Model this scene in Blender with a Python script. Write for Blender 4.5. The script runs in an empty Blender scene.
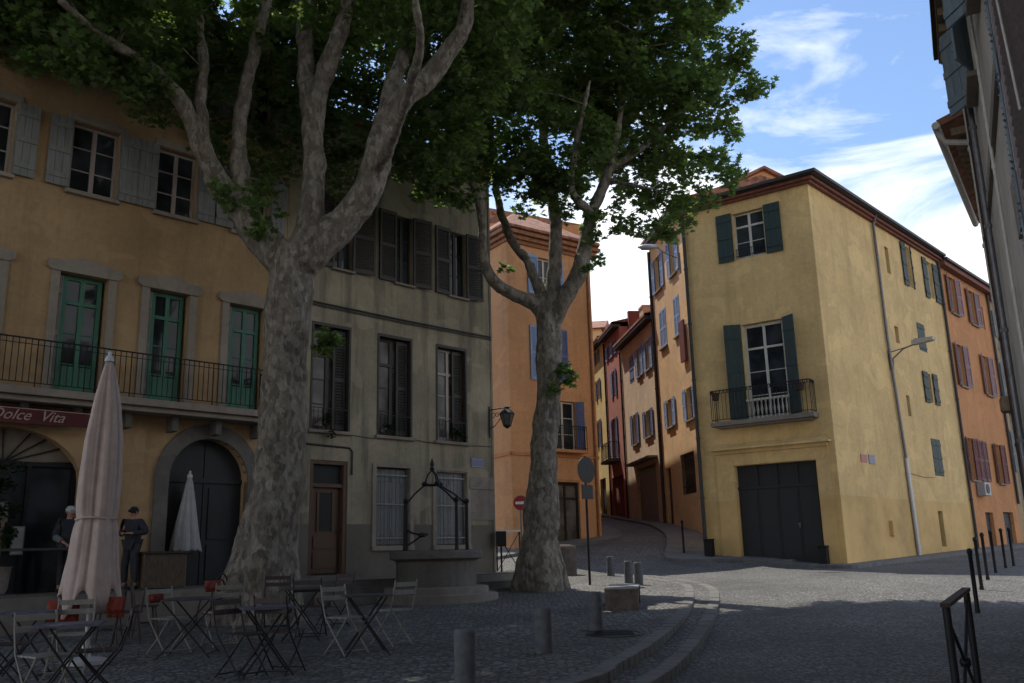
import bpy, bmesh, math, random
import numpy as np
from mathutils import Vector, Matrix, noise
random.seed(7); rng = np.random.default_rng(11)
sc = bpy.context.scene; COL = sc.collection
rad = math.radians

# ---------------------------------------------------------------- camera model
FOC, PIT, ROL, EYE = 900., rad(13.3), rad(1.4), 1.6
IMW, IMH = 1024, 683
_cp, _sp, _cr, _sr = math.cos(PIT), math.sin(PIT), math.cos(ROL), math.sin(ROL)
_u0 = Vector((0, -_sp, _cp)); FW = Vector((0, _cp, _sp))
RT = Vector((_cr, 0, 0)) - _u0 * _sr
UP = _u0 * _cr + Vector((_sr, 0, 0))
EYEV = Vector((0, 0, EYE))
def ray(px, py): return RT * ((px - IMW / 2) / FOC) + UP * ((IMH / 2 - py) / FOC) + FW
def at(px, py, Y):
    d = ray(px, py); return EYEV + d * (Y / d.y)
def gp(px, py, h=0.0):                       # point at height h over the square
    d = ray(px, py); t = (h - EYE) / (d.z - .035 * d.y); return EYEV + d * t

def ss(a, b, x):
    t = min(1, max(0, (x - a) / (b - a))); return t * t * (3 - 2 * t)
_E = [(28, 0), (31, .28), (33, .58), (36, .95), (40, 1.25), (47, 1.5), (60, 2.1), (90, 3.0)]
def climb(y):
    if y <= 28: return 0
    for (a, p), (b, q) in zip(_E, _E[1:]):
        if y <= b: return p + (q - p) * (y - a) / (b - a)
    return 3.0
def road_z(x, y):
    xl = 10 + .933 * (y - 28.13)
    return .035 * min(y, 90) - .22 * (1 - ss(12, 22, y)) + climb(y) * (1 - ss(xl - 3.2, xl - 1.2, x))
def sq_z(x, y): return .035 * y

# ---------------------------------------------------------------- materials
MATS = {}
def nt(name):
    m = bpy.data.materials.new(name); m.use_nodes = True
    n = m.node_tree; n.nodes.clear()
    o = n.nodes.new('ShaderNodeOutputMaterial'); p = n.nodes.new('ShaderNodeBsdfPrincipled')
    n.links.new(p.outputs[0], o.inputs[0]); MATS[name] = m
    return m, n, p
def node(n, t, **kw):
    x = n.nodes.new(t)
    for k, v in kw.items():
        if hasattr(x, k) and not k[0].isupper(): setattr(x, k, v)
        else: x.inputs[k].default_value = v
    return x
def coords(n, kind='pos', scale=(1, 1, 1)):
    if kind == 'pos': s = n.nodes.new('ShaderNodeNewGeometry').outputs['Position']
    else: s = n.nodes.new('ShaderNodeTexCoord').outputs['Object']
    mp = n.nodes.new('ShaderNodeMapping'); mp.inputs['Scale'].default_value = scale
    n.links.new(s, mp.inputs[0]); return mp.outputs[0]
def ramp(n, fac, stops):
    r = n.nodes.new('ShaderNodeValToRGB'); e = r.color_ramp.elements
    while len(e) < len(stops): e.new(.5)
    for i, (p, c) in enumerate(stops):
        e[i].position = p; e[i].color = (c[0], c[1], c[2], 1) if not isinstance(c, (int, float)) else (c, c, c, 1)
    n.links.new(fac, r.inputs[0]); return r.outputs[0]
def mixc(n, fac, a, b, mode='MIX'):
    m = n.nodes.new('ShaderNodeMix'); m.data_type = 'RGBA'; m.blend_type = mode
    for s, v in ((m.inputs[0], fac), (m.inputs[6], a), (m.inputs[7], b)):
        if hasattr(v, 'links') or hasattr(v, 'is_linked'): n.links.new(v, s)
        elif isinstance(v, (int, float)): s.default_value = v
        else: s.default_value = (v[0], v[1], v[2], 1)
    return m.outputs[2]
def bump(n, p, h, st=.3, dist=.02):
    b = n.nodes.new('ShaderNodeBump'); b.inputs['Strength'].default_value = st; b.inputs['Distance'].default_value = dist
    n.links.new(h, b.inputs['Height']); n.links.new(b.outputs[0], p.inputs['Normal'])
def sc_(c, k): return tuple(min(1, v * k) for v in c)
def plaster(name, c, stain=.35, dado=None, streak=.5, stainc=None):
    m, n, p = nt(name)
    big = node(n, 'ShaderNodeTexNoise', Scale=.55, Detail=6.0, Roughness=.65); n.links.new(coords(n), big.inputs[0])
    f = ramp(n, big.outputs[0], [(.3, 0), (.7, 1)])
    col = mixc(n, f, sc_(c, 1 - stain * .55), sc_(c, 1 + stain * .25))
    st = node(n, 'ShaderNodeTexNoise', Scale=1.0, Detail=7.0, Roughness=.7); n.links.new(coords(n, 'pos', (2.6, 2.6, .22)), st.inputs[0])
    f2 = ramp(n, st.outputs[0], [(.5, 0), (.72, streak)])
    col = mixc(n, f2, col, stainc or sc_(c, .45))
    fi = node(n, 'ShaderNodeTexNoise', Scale=9.0, Detail=5.0, Roughness=.7); n.links.new(coords(n), fi.inputs[0])
    f3 = ramp(n, fi.outputs[0], [(.35, .9), (.65, 1.06)])
    col = mixc(n, 1.0, col, f3, 'MULTIPLY')
    rp_ = node(n, 'ShaderNodeTexNoise', Scale=.9, Detail=2.5, Roughness=.5, Distortion=.6); n.links.new(coords(n, 'pos', (1, 1, 1.3)), rp_.inputs[0])
    col = mixc(n, ramp(n, rp_.outputs[0], [(.60, 0), (.615, .35)]), col, sc_(c, 1.22)); col = mixc(n, ramp(n, rp_.outputs[0], [(.37, .4), (.385, 0)]), col, sc_(c, .72))
    if dado:
        z, dc = dado
        sp = n.nodes.new('ShaderNodeSeparateXYZ'); n.links.new(coords(n), sp.inputs[0])
        lt = node(n, 'ShaderNodeMath', operation='LESS_THAN'); n.links.new(sp.outputs[2], lt.inputs[0]); lt.inputs[1].default_value = z
        dcol = mixc(n, f, sc_(dc, .7), sc_(dc, 1.2))
        col = mixc(n, lt.outputs[0], col, dcol)
    n.links.new(col, p.inputs['Base Color']); p.inputs['Roughness'].default_value = .92
    bb = node(n, 'ShaderNodeTexNoise', Scale=28.0, Detail=4.0); n.links.new(coords(n), bb.inputs[0])
    ad = node(n, 'ShaderNodeMath', operation='ADD'); n.links.new(bb.outputs[0], ad.inputs[0]); n.links.new(big.outputs[0], ad.inputs[1])
    bump(n, p, ad.outputs[0], .2, .015)
    return m
def simple(name, c, rough=.6, metal=0., var=.25, scale=12., spec=.5, bst=.15, stretch=(1, 1, 1)):
    m, n, p = nt(name)
    t = node(n, 'ShaderNodeTexNoise', Scale=scale, Detail=5.0, Roughness=.65); n.links.new(coords(n, 'obj', stretch), t.inputs[0])
    f = ramp(n, t.outputs[0], [(.3, 0), (.7, 1)])
    n.links.new(mixc(n, f, sc_(c, 1 - var), sc_(c, 1 + var * .6)), p.inputs['Base Color'])
    p.inputs['Roughness'].default_value = rough; p.inputs['Metallic'].default_value = metal
    p.inputs['Specular IOR Level'].default_value = spec
    bump(n, p, t.outputs[0], bst, .01)
    return m
def painted(name, c, worn=None, rough=.65):
    m, n, p = nt(name)
    t = node(n, 'ShaderNodeTexNoise', Scale=3.0, Detail=8.0, Roughness=.75); n.links.new(coords(n, 'pos', (5, 5, .7)), t.inputs[0])
    f = ramp(n, t.outputs[0], [(.35, 0), (.65, 1)])
    col = mixc(n, f, sc_(c, .75), sc_(c, 1.12))
    if worn:
        t2 = node(n, 'ShaderNodeTexNoise', Scale=5.0, Detail=9.0, Roughness=.8); n.links.new(coords(n, 'pos', (2, 2, .6)), t2.inputs[0])
        col = mixc(n, ramp(n, t2.outputs[0], [(.56, 0), (.66, .8)]), col, worn)
    n.links.new(col, p.inputs['Base Color']); p.inputs['Roughness'].default_value = rough
    bump(n, p, t.outputs[0], .25, .006)
    return m
def glassm(name, c=(.015, .018, .02), rough=.06):
    m, n, p = nt(name)
    t = node(n, 'ShaderNodeTexNoise', Scale=1.6, Detail=2.0); n.links.new(coords(n), t.inputs[0])
    f = ramp(n, t.outputs[0], [(.4, 0), (.62, 1)])
    n.links.new(mixc(n, f, c, sc_(c, 2.6)), p.inputs['Base Color'])
    p.inputs['Roughness'].default_value = rough; p.inputs['Specular IOR Level'].default_value = .2; bump(n, p, t.outputs[0], .12, .05)
    return m
def setts(name, size, c1, c2, joint, rows=False):
    m, n, p = nt(name)
    co = coords(n, 'pos', (1 / size, 1 / size, 0))
    dn = node(n, 'ShaderNodeTexNoise', Scale=.8, Detail=2.0); n.links.new(co, dn.inputs[0])
    co2 = mixc(n, .12, co, dn.outputs[1], 'ADD')
    v = node(n, 'ShaderNodeTexVoronoi', feature='DISTANCE_TO_EDGE'); v.inputs['Scale'].default_value = 1; v.inputs['Randomness'].default_value = .72
    w = node(n, 'ShaderNodeTexVoronoi', feature='F1'); w.inputs['Scale'].default_value = 1; w.inputs['Randomness'].default_value = .72
    n.links.new(co2, v.inputs[0]); n.links.new(co2, w.inputs[0])
    bw = n.nodes.new('ShaderNodeSeparateColor'); n.links.new(w.outputs['Color'], bw.inputs[0])
    col = mixc(n, bw.outputs[0], c1, c2)
    big = node(n, 'ShaderNodeTexNoise', Scale=.35, Detail=7.0, Roughness=.7); n.links.new(coords(n), big.inputs[0])
    col = mixc(n, 1.0, col, ramp(n, big.outputs[0], [(.34, .55), (.66, 1.35)]), 'MULTIPLY')
    fine = node(n, 'ShaderNodeTexNoise', Scale=30.0, Detail=4.0); n.links.new(coords(n), fine.inputs[0])
    col = mixc(n, 1.0, col, ramp(n, fine.outputs[0], [(.3, .75), (.7, 1.2)]), 'MULTIPLY')
    e = ramp(n, v.outputs[0], [(.03, 0), (.16, 1)])
    col = mixc(n, e, joint, col)
    n.links.new(col, p.inputs['Base Color']); p.inputs['Roughness'].default_value = .8
    hh = node(n, 'ShaderNodeMath', operation='MULTIPLY_ADD'); n.links.new(fine.outputs[0], hh.inputs[0]); hh.inputs[1].default_value = .25; n.links.new(ramp(n, v.outputs[0], [(0, 0), (.3, 1)]), hh.inputs[2])
    bump(n, p, hh.outputs[0], .9, .03)
    return m
def tiles(name, c=(.27, .12, .07)):
    m, n, p = nt(name)
    v = node(n, 'ShaderNodeTexVoronoi'); v.inputs['Scale'].default_value = 5; n.links.new(coords(n), v.inputs[0])
    s = n.nodes.new('ShaderNodeSeparateColor'); n.links.new(v.outputs['Color'], s.inputs[0])
    n.links.new(mixc(n, s.outputs[0], sc_(c, .55), sc_(c, 1.35)), p.inputs['Base Color']); p.inputs['Roughness'].default_value = .9
    bump(n, p, v.outputs['Distance'], .5, .03); return m
def barkm(name, dark, mid, pale, scale=1.0):
    m, n, p = nt(name)
    co = coords(n, 'pos', (2.2 * scale, 2.2 * scale, 1.1 * scale))
    d = node(n, 'ShaderNodeTexNoise', Scale=2.2, Detail=6.0, Roughness=.7); n.links.new(co, d.inputs[0])
    co2 = mixc(n, .9, co, d.outputs[1], 'ADD')
    v = node(n, 'ShaderNodeTexVoronoi'); v.inputs['Scale'].default_value = 2.4; n.links.new(co2, v.inputs[0])
    s = n.nodes.new('ShaderNodeSeparateColor'); n.links.new(v.outputs['Color'], s.inputs[0])
    col = ramp(n, s.outputs[0], [(.0, dark), (.35, mid), (.6, sc_(mid, 1.25)), (.85, pale)])
    t = node(n, 'ShaderNodeTexNoise', Scale=14.0, Detail=8.0, Roughness=.75); n.links.new(coords(n, 'pos', (1, 1, .5)), t.inputs[0])
    col = mixc(n, 1.0, col, ramp(n, t.outputs[0], [(.3, .5), (.7, 1.4)]), 'MULTIPLY')
    n.links.new(col, p.inputs['Base Color']); p.inputs['Roughness'].default_value = .9
    a = node(n, 'ShaderNodeMath', operation='ADD'); n.links.new(t.outputs[0], a.inputs[0]); n.links.new(s.outputs[0], a.inputs[1])
    bump(n, p, a.outputs[0], .7, .03); return m
def leafm(name, c1, c2, trans=.35):
    m, n, p = nt(name)
    g = n.nodes.new('ShaderNodeNewGeometry')
    t = node(n, 'ShaderNodeTexNoise', Scale=.9, Detail=3.0); n.links.new(coords(n), t.inputs[0])
    a = node(n, 'ShaderNodeMath', operation='MULTIPLY_ADD'); n.links.new(g.outputs['Random Per Island'], a.inputs[0]); a.inputs[1].default_value = .6; 
    sb = node(n, 'ShaderNodeMath', operation='SUBTRACT'); n.links.new(t.outputs[0], sb.inputs[0]); sb.inputs[1].default_value = .3; n.links.new(sb.outputs[0], a.inputs[2])
    col = mixc(n, a.outputs[0], c1, c2)
    n.links.new(col, p.inputs['Base Color']); p.inputs['Roughness'].default_value = .5; p.inputs['Specular IOR Level'].default_value = .35
    tr = n.nodes.new('ShaderNodeBsdfTranslucent'); n.links.new(mixc(n, 1.0, col, (1.3, 1.5, .6), 'MULTIPLY'), tr.inputs[0])
    mx = n.nodes.new('ShaderNodeMixShader'); mx.inputs[0].default_value = trans
    n.links.new(p.outputs[0], mx.inputs[1]); n.links.new(tr.outputs[0], mx.inputs[2])
    n.links.new(mx.outputs[0], n.nodes['Material Output'].inputs[0]); return m

M = dict(
 ochre=plaster('ochre_plaster', (.37, .25, .128), .4, None, .5),
 grey=plaster('grey_plaster', (.30, .262, .18), .7, (2.37, (.135, .122, .098)), .9, (.075, .07, .055)),
 yellow=plaster('yellow_plaster', (.66, .46, .20), .4, (3.15, (.60, .395, .155)), .5, (.38, .25, .11)),
 surround=plaster('surround_plaster', (.27, .235, .19), .3),
 stone=plaster('worn_stone', (.23, .20, .165), .6),
 darkstone=plaster('dark_stone', (.13, .12, .105), .7),
 orange=plaster('orange_plaster', (.60, .31, .145), .2, None, .3),
 orangeB=plaster('salmon_plaster', (.52, .235, .09), .25, None, .35),
 tan=plaster('tan_plaster', (.66, .43, .22), .25, None, .3),
 beige=plaster('beige_plaster', (.58, .44, .30), .25, None, .3),
 red=plaster('red_plaster', (.40, .15, .11), .25, None, .3),
 redB=plaster('deep_red_plaster', (.22, .055, .04), .25, None, .3),
 yelB=plaster('pale_yellow_plaster', (.62, .48, .20), .2, None, .3),
 greywall=plaster('grey_house_plaster', (.50, .46, .41), .4),
 green=painted('green_door_paint', (.048, .17, .108)),
 dgreen=painted('dark_green_shutter_paint', (.014, .034, .030)),
 lgrey=painted('pale_grey_shutter_paint', (.19, .20, .19), (.25, .245, .22)),
 brownsh=painted('dark_brown_shutter_paint', (.036, .030, .025), (.07, .06, .05)),
 blue=painted('pale_blue_shutter_paint', (.26, .36, .56)),
 dblue=painted('slate_blue_shutter_paint', (.12, .16, .30)),
 mauve=painted('mauve_shutter_paint', (.24, .15, .17)),
 maroon=painted('maroon_shutter_paint', (.13, .035, .035)),
 white=painted('white_window_paint', (.55, .52, .45)),
 lilac=painted('pale_window_paint', (.36, .31, .28)),
 bluegrey=painted('blue_grey_shutter_paint', (.16, .21, .25)),
 door=painted('brown_door_varnish', (.085, .04, .018), (.06, .03, .015)),
 ddoor=painted('dark_door_paint', (.017, .018, .02)),
 garage=painted('grey_garage_paint', (.24, .24, .25)),
 glass=glassm('window_glass'),
 glassB=glassm('curtained_glass', (.05, .045, .04), .12),
 iron=simple('black_iron', (.018, .018, .02), .55, .6, .3),
 rust=simple('rusted_iron', (.05, .03, .022), .75, .3, .4),
 pipe=simple('grey_zinc_pipe', (.17, .17, .18), .5, .6, .25),
 pipew=simple('white_pipe', (.5, .47, .42), .5, 0, .2),
 gutter=simple('dark_gutter', (.045, .04, .04), .6, .3, .3),
 soffit=simple('red_brown_soffit', (.20, .07, .045), .8, 0, .4, 5.),
 soffitB=simple('terracotta_cornice', (.30, .13, .06), .8, 0, .4, 5.),
 tile=tiles('terracotta_tile'),
 wood=simple('weathered_wood', (.22, .16, .10), .8, 0, .4, 8., .3, .4, (1, 8, 1)),
 woodd=simple('dark_weathered_wood', (.10, .078, .055), .8, 0, .5, 8., .3, .4, (1, 8, 1)), dredcloth=simple('dark_red_cloth', (.17, .035, .025), .9, 0, .35, 7.),
 square=setts('square_cobbles', .105, (.115, .112, .105), (.205, .2, .185), (.045, .042, .038)),
 road=setts('road_setts', .085, (.125, .125, .12), (.21, .205, .195), (.06, .057, .053)),
 kerb=plaster('kerb_stone', (.155, .15, .14), .6),
 bark=barkm('plane_bark', (.098, .083, .064), (.15, .13, .102), (.235, .212, .172), 2.3),
 leaf=leafm('plane_leaf', (.085, .13, .062), (.17, .23, .105), .58),
 ivy=leafm('dark_shrub_leaf', (.010, .025, .010), (.03, .055, .02), .2),
 bstone=simple('grey_bollard_stone', (.105, .11, .115), .8, 0, .35, 9., .3, .4),
 bench=simple('rough_bench_stone', (.12, .095, .08), .9, 0, .45, 7., .3, .7),
 benchtop=simple('pale_bench_top', (.27, .27, .27), .8, 0, .2),
 canvas=simple('pink_beige_canvas', (.43, .345, .295), .9, 0, .15, 6., .2, .1),
 canvasw=simple('off_white_canvas', (.38, .375, .38), .9, 0, .12, 6., .2, .1),
 polew=simple('white_pole', (.50, .50, .50), .4, 0, .1),
 chairw=painted('cream_chair_paint', (.25, .24, .205)),
 chaird=simple('black_chair_metal', (.018, .017, .018), .5, .4, .3),
 slatd=simple('dark_brown_slats', (.045, .028, .025), .6, 0, .4, 8., .4, .3, (1, 8, 1)),
 ttop=simple('blue_grey_tabletop', (.10, .10, .13), .45, 0, .4, 10.),
 ttopd=simple('dark_tabletop', (.06, .055, .055), .45, 0, .4, 10.),
 redcloth=simple('red_orange_cloth', (.26, .05, .03), .9, 0, .35, 7.),
 awning=simple('dark_red_awning', (.095, .02, .02), .85, 0, .3, 4.),
 letter=simple('pale_lettering', (.42, .30, .26), .7),
 panelb=simple('beige_shop_panel', (.19, .16, .12), .8, 0, .3, 3.),
 dark=simple('dark_interior', (.018, .018, .017), .8),
 signred=simple('red_sign', (.28, .02, .025), .45, 0, .1), signwhite=simple('white_sign', (.7, .7, .7), .5, 0, .05),
 signblue=simple('blue_enamel_plate', (.035, .05, .16), .4, 0, .15),
 skin=simple('skin', (.40, .21, .15), .6, 0, .1), darkcloth=simple('dark_jacket_cloth', (.026, .028, .036), .9, 0, .3),
 jeans=simple('grey_trouser_cloth', (.035, .038, .046), .9, 0, .3), greyhair=simple('white_grey_hair', (.42, .42, .40), .9, 0, .3, 60.),
 greycloth=simple('grey_sleeve_cloth', (.13, .135, .14), .9, 0, .2), cap=simple('black_cap_cloth', (.012, .012, .014), .9),
 paper=simple('menu_paper', (.33, .32, .31), .7, 0, .1), pot=simple('pale_pot', (.30, .27, .25), .8, 0, .3),
 lampg=simple('lantern_glass', (.10, .10, .085), .15), steel=simple('pale_steel_lamp', (.42, .43, .45), .4, .5, .1),
 terr=plaster('terrace_stone', (.20, .18, .155), .5),
 mesh=simple('dark_slat_screen', (.24, .20, .20), .6, .2, .3), ac=simple('ac_casing', (.30, .30, .29), .5, 0, .1),
)
mb_, nb_, pb_ = nt('lit_bulb'); pb_.inputs['Emission Color'].default_value = (1, .72, .45, 1); pb_.inputs['Emission Strength'].default_value = 3.0; M['bulb'] = mb_

# ---------------------------------------------------------------- builders
class FR:                                    # facade frame: u to the viewer's right, v outward, z world height
    def __init__(s, x, y, head):
        s.o = Vector((x, y, 0)); a = rad(head); s.X = Vector((math.sin(a), math.cos(a), 0)); s.N = Vector((s.X.y, -s.X.x, 0))
    def p(s, u, v, z): return s.o + s.X * u + s.N * v + Vector((0, 0, z))
WORLD = FR(0, 0, 90)                          # u = +X, v = -Y
ORG = {}
class MB:
    def __init__(s): s.v = []; s.f = []; s.sm = []
    def add(s, vs, fs, smooth=False):
        b = len(s.v); s.v += [tuple(v) for v in vs]; s.f += [tuple(i + b for i in f) for f in fs]; s.sm += [smooth] * len(fs)
    def box(s, fr, u0, u1, v0, v1, z0, z1):
        c = [fr.p(u, v, z) for z in (z0, z1) for u, v in ((u0, v0), (u1, v0), (u1, v1), (u0, v1))]
        s.add(c, [(0, 1, 2, 3), (7, 6, 5, 4), (0, 4, 5, 1), (1, 5, 6, 2), (2, 6, 7, 3), (3, 7, 4, 0)])
    def quad(s, *p): s.add(p, [tuple(range(len(p)))])
    def prism(s, fr, uz, v0, v1):
        n = len(uz); a = [fr.p(u, v0, z) for u, z in uz] + [fr.p(u, v1, z) for u, z in uz]
        s.add(a, [tuple(range(n)), tuple(range(2 * n - 1, n - 1, -1))] + [(i, (i + 1) % n, n + (i + 1) % n, n + i) for i in range(n)])
    def foot(s, xy, z0, z1):
        n = len(xy); g = lambda z, x, y: z(x, y) if callable(z) else z
        a = [(x, y, g(z0, x, y)) for x, y in xy] + [(x, y, g(z1, x, y)) for x, y in xy]
        s.add(a, [tuple(range(n)), tuple(range(2 * n - 1, n - 1, -1))] + [(i, (i + 1) % n, n + (i + 1) % n, n + i) for i in range(n)])
    def tube(s, pts, r, n=8, smooth=True, wob=0.0):
        pts = [Vector(p) for p in pts]; k = len(pts)
        rs = r if isinstance(r, (list, tuple)) else [r] * k
        vs = []; ref = None
        for i, p in enumerate(pts):
            t = (pts[min(i + 1, k - 1)] - pts[max(i - 1, 0)]).normalized()
            if ref is None: ref = t.orthogonal().normalized()
            ref = (ref - t * ref.dot(t)).normalized(); b = t.cross(ref)
            for j in range(n):
                a = 2 * math.pi * j / n; q = rs[i] * (1 + (wob * noise.noise(p * 1.3 + Vector((math.cos(a), math.sin(a), 0)) * 1.2) if wob else 0))
                vs.append(p + (ref * math.cos(a) + b * math.sin(a)) * q)
        fs = [(i * n + j, i * n + (j + 1) % n, (i + 1) * n + (j + 1) % n, (i + 1) * n + j) for i in range(k - 1) for j in range(n)]
        s.add(vs, fs, smooth); s.add(vs[:n], [tuple(range(n - 1, -1, -1))]); s.add(vs[-n:], [tuple(range(n))])
    def lathe(s, c, prof, n=20, smooth=True, fn=None):   # prof: (r, z)
        c = Vector(c); vs = []
        for i, (r, z) in enumerate(prof):
            for j in range(n):
                a = 2 * math.pi * j / n; q = r * (fn(a, i / (len(prof) - 1)) if fn else 1)
                vs.append(c + Vector((q * math.cos(a), q * math.sin(a), z)))
        k = len(prof)
        s.add(vs, [(i * n + j, i * n + (j + 1) % n, (i + 1) * n + (j + 1) % n, (i + 1) * n + j) for i in range(k - 1) for j in range(n)], smooth)
        s.add(vs[:n], [tuple(range(n - 1, -1, -1))]); s.add(vs[-n:], [tuple(range(n))])
    def ball(s, c, rx, ry, rz, n=12):
        c = Vector(c); vs = []; 
        for i in range(1, n // 2 + 1 - 0):
            th = math.pi * i / (n // 2 + 1)
            for j in range(n): vs.append(c + Vector((rx * math.sin(th) * math.cos(2 * math.pi * j / n), ry * math.sin(th) * math.sin(2 * math.pi * j / n), rz * math.cos(th))))
        k = n // 2
        s.add(vs, [(i * n + j, (i + 1) * n + j, (i + 1) * n + (j + 1) % n, i * n + (j + 1) % n) for i in range(k - 1) for j in range(n)] + [tuple(range(n)), tuple(range(k * n - 1, (k - 1) * n - 1, -1))], True)
    def build(s, name, mat, parent=None, bevel=0, loc=None, base=None):
        o = ORG[parent.name] if parent is not None else Vector(loc or (0, 0, 0))
        me = bpy.data.meshes.new(name)
        me.from_pydata([(v[0] - o.x, v[1] - o.y, v[2] - o.z) for v in s.v], [], s.f)
        me.polygons.foreach_set('use_smooth', s.sm); me.materials.append(mat if not isinstance(mat, str) else M[mat]); me.update()
        ob = bpy.data.objects.new(name, me); COL.objects.link(ob); ORG[ob.name] = Vector(o)
        if parent is not None: ob.parent = parent
        else: ob.location = o
        if bevel:
            b = ob.modifiers.new('bevel', 'BEVEL'); b.width = bevel; b.segments = 2; b.limit_method = 'ANGLE'
        return ob
def tag(o, label=None, cat=None, group=None, kind=None):
    if label: o['label'] = label
    if cat: o['category'] = cat
    if group: o['group'] = group
    if kind: o['kind'] = kind
    return o
def thing(name, label, cat, loc=(0, 0, 0), group=None):
    o = bpy.data.objects.new(name, None); COL.objects.link(o); o.location = loc; o.empty_display_size = .2
    ORG[o.name] = Vector(loc); return tag(o, label, cat, group)
def dup(o, loc, rz=0, label=None, group=None, parent=None):
    c = o.copy(); COL.objects.link(c)
    if parent is None:
        c.location = loc; c.rotation_euler = (0, 0, rz)
        if label: c['label'] = label
        if group: c['group'] = group
    else: c.parent = parent
    for ch in list(o.children): dup(ch, None, parent=c)
    return c

# ---- facade elements
def wall(mb, fr, u0, u1, z0, z1, holes=(), depth=.22, ret=.35):
    us = sorted({u0, u1} | {h[0] for h in holes} | {h[1] for h in holes}); zs = sorted({z0, z1} | {h[2] for h in holes} | {h[3] for h in holes})
    for a, b in zip(us, us[1:]):
        for c, d in zip(zs, zs[1:]):
            m = ((a + b) / 2, (c + d) / 2)
            if any(h[0] < m[0] < h[1] and h[2] < m[1] < h[3] for h in holes): continue
            mb.quad(fr.p(a, 0, c), fr.p(b, 0, c), fr.p(b, 0, d), fr.p(a, 0, d))
    for h in holes:
        a, b, c, d = h[:4]
        for q in (((a, c), (a, d)), ((b, c), (b, d)), ((a, c), (b, c)), ((a, d), (b, d))):
            mb.quad(fr.p(q[0][0], 0, q[0][1]), fr.p(q[1][0], 0, q[1][1]), fr.p(q[1][0], -depth - .1, q[1][1]), fr.p(q[0][0], -depth - .1, q[0][1]))
    for u in (u0, u1): mb.quad(fr.p(u, 0, z0), fr.p(u, -ret, z0), fr.p(u, -ret, z1), fr.p(u, 0, z1))
    mb.quad(fr.p(u0, 0, z1), fr.p(u1, 0, z1), fr.p(u1, -ret, z1), fr.p(u0, -ret, z1))
def window(root, fr, u0, u1, z0, z1, mat='white', rows=3, cols=2, v=-.15, pane='glass', transom=None, name='window', fw=.055):
    m = MB()
    for a, b in ((u0, u0 + fw), (u1 - fw, u1)): m.box(fr, a, b, v - .03, v + .03, z0, z1)
    for a, b in ((z0, z0 + fw * 1.3), (z1 - fw, z1)): m.box(fr, u0 + fw, u1 - fw, v - .028, v + .028, a, b)
    top = z1
    if transom: m.box(fr, u0 + fw, u1 - fw, v - .035, v + .035, transom - .035, transom + .035); top = transom
    if cols == 2: m.box(fr, (u0 + u1) / 2 - .045, (u0 + u1) / 2 + .045, v - .026, v + .026, z0, z1)
    for i in range(1, rows):
        z = z0 + (top - z0) * i / rows; m.box(fr, u0 + fw, u1 - fw, v - .015, v + .015, z - .013, z + .013)
    o = m.build(name, mat, root)
    g = MB(); g.box(fr, u0 + .01, u1 - .01, v - .012, v - .004, z0 + .01, z1 - .01); g.build('pane', pane, o)
    return o
def shutter(root, fr, u0, u1, z0, z1, mat, kind='board', v=.03, swing=0, hinge='l'):
    m = MB(); w = u1 - u0
    f2 = fr
    if swing:                                  # swing the leaf off the wall about its hinge
        hu = u0 if hinge == 'l' else u1
        f2 = FR(0, 0, 0); f2.o = fr.p(hu, v, 0); a = rad(swing if hinge == 'l' else -swing)
        f2.X = (fr.X * math.cos(a) + fr.N * math.sin(a)); f2.N = Vector((f2.X.y, -f2.X.x, 0))
        u0, u1 = (0, w) if hinge == 'l' else (-w, 0); v = 0
    if kind == 'board':
        n = 3
        for i in range(n): m.box(f2, u0 + w * i / n + .003, u0 + w * (i + 1) / n - .003, v, v + .03, z0, z1)
        for t in (.14, .5, .86):
            z = z0 + (z1 - z0) * t; m.box(f2, u0 + .01, u1 - .01, v + .03, v + .05, z - .05, z + .05)
    else:
        for a, b in ((u0, u0 + .06), (u1 - .06, u1)): m.box(f2, a, b, v, v + .04, z0, z1)
        for t in (0, .5, 1):
            z = z0 + .05 + (z1 - z0 - .1) * t; m.box(f2, u0 + .06, u1 - .06, v + .002, v + .038, z - .05, z + .05)
        k = max(6, int((z1 - z0) / .075))
        for i in range(k):
            z = z0 + .1 + (z1 - z0 - .2) * i / k
            m.add([f2.p(u0 + .06, v + .035, z), f2.p(u1 - .06, v + .035, z), f2.p(u1 - .06, v + .008, z + .06), f2.p(u0 + .06, v + .008, z + .06),
                   f2.p(u0 + .06, v + .028, z - .004), f2.p(u1 - .06, v + .028, z - .004), f2.p(u1 - .06, v, z + .056), f2.p(u0 + .06, v, z + .056)],
                  [(0, 1, 2, 3), (7, 6, 5, 4), (0, 4, 5, 1), (2, 6, 7, 3)])
    return m.build('shutter', mat, root)
def sill(root, fr, u0, u1, z, mat='surround', name='sill', d=.1, h=.08):
    m = MB(); m.box(fr, u0 - .07, u1 + .07, -.1, d, z - h, z - .002); m.build(name, mat, root, .01)
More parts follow.
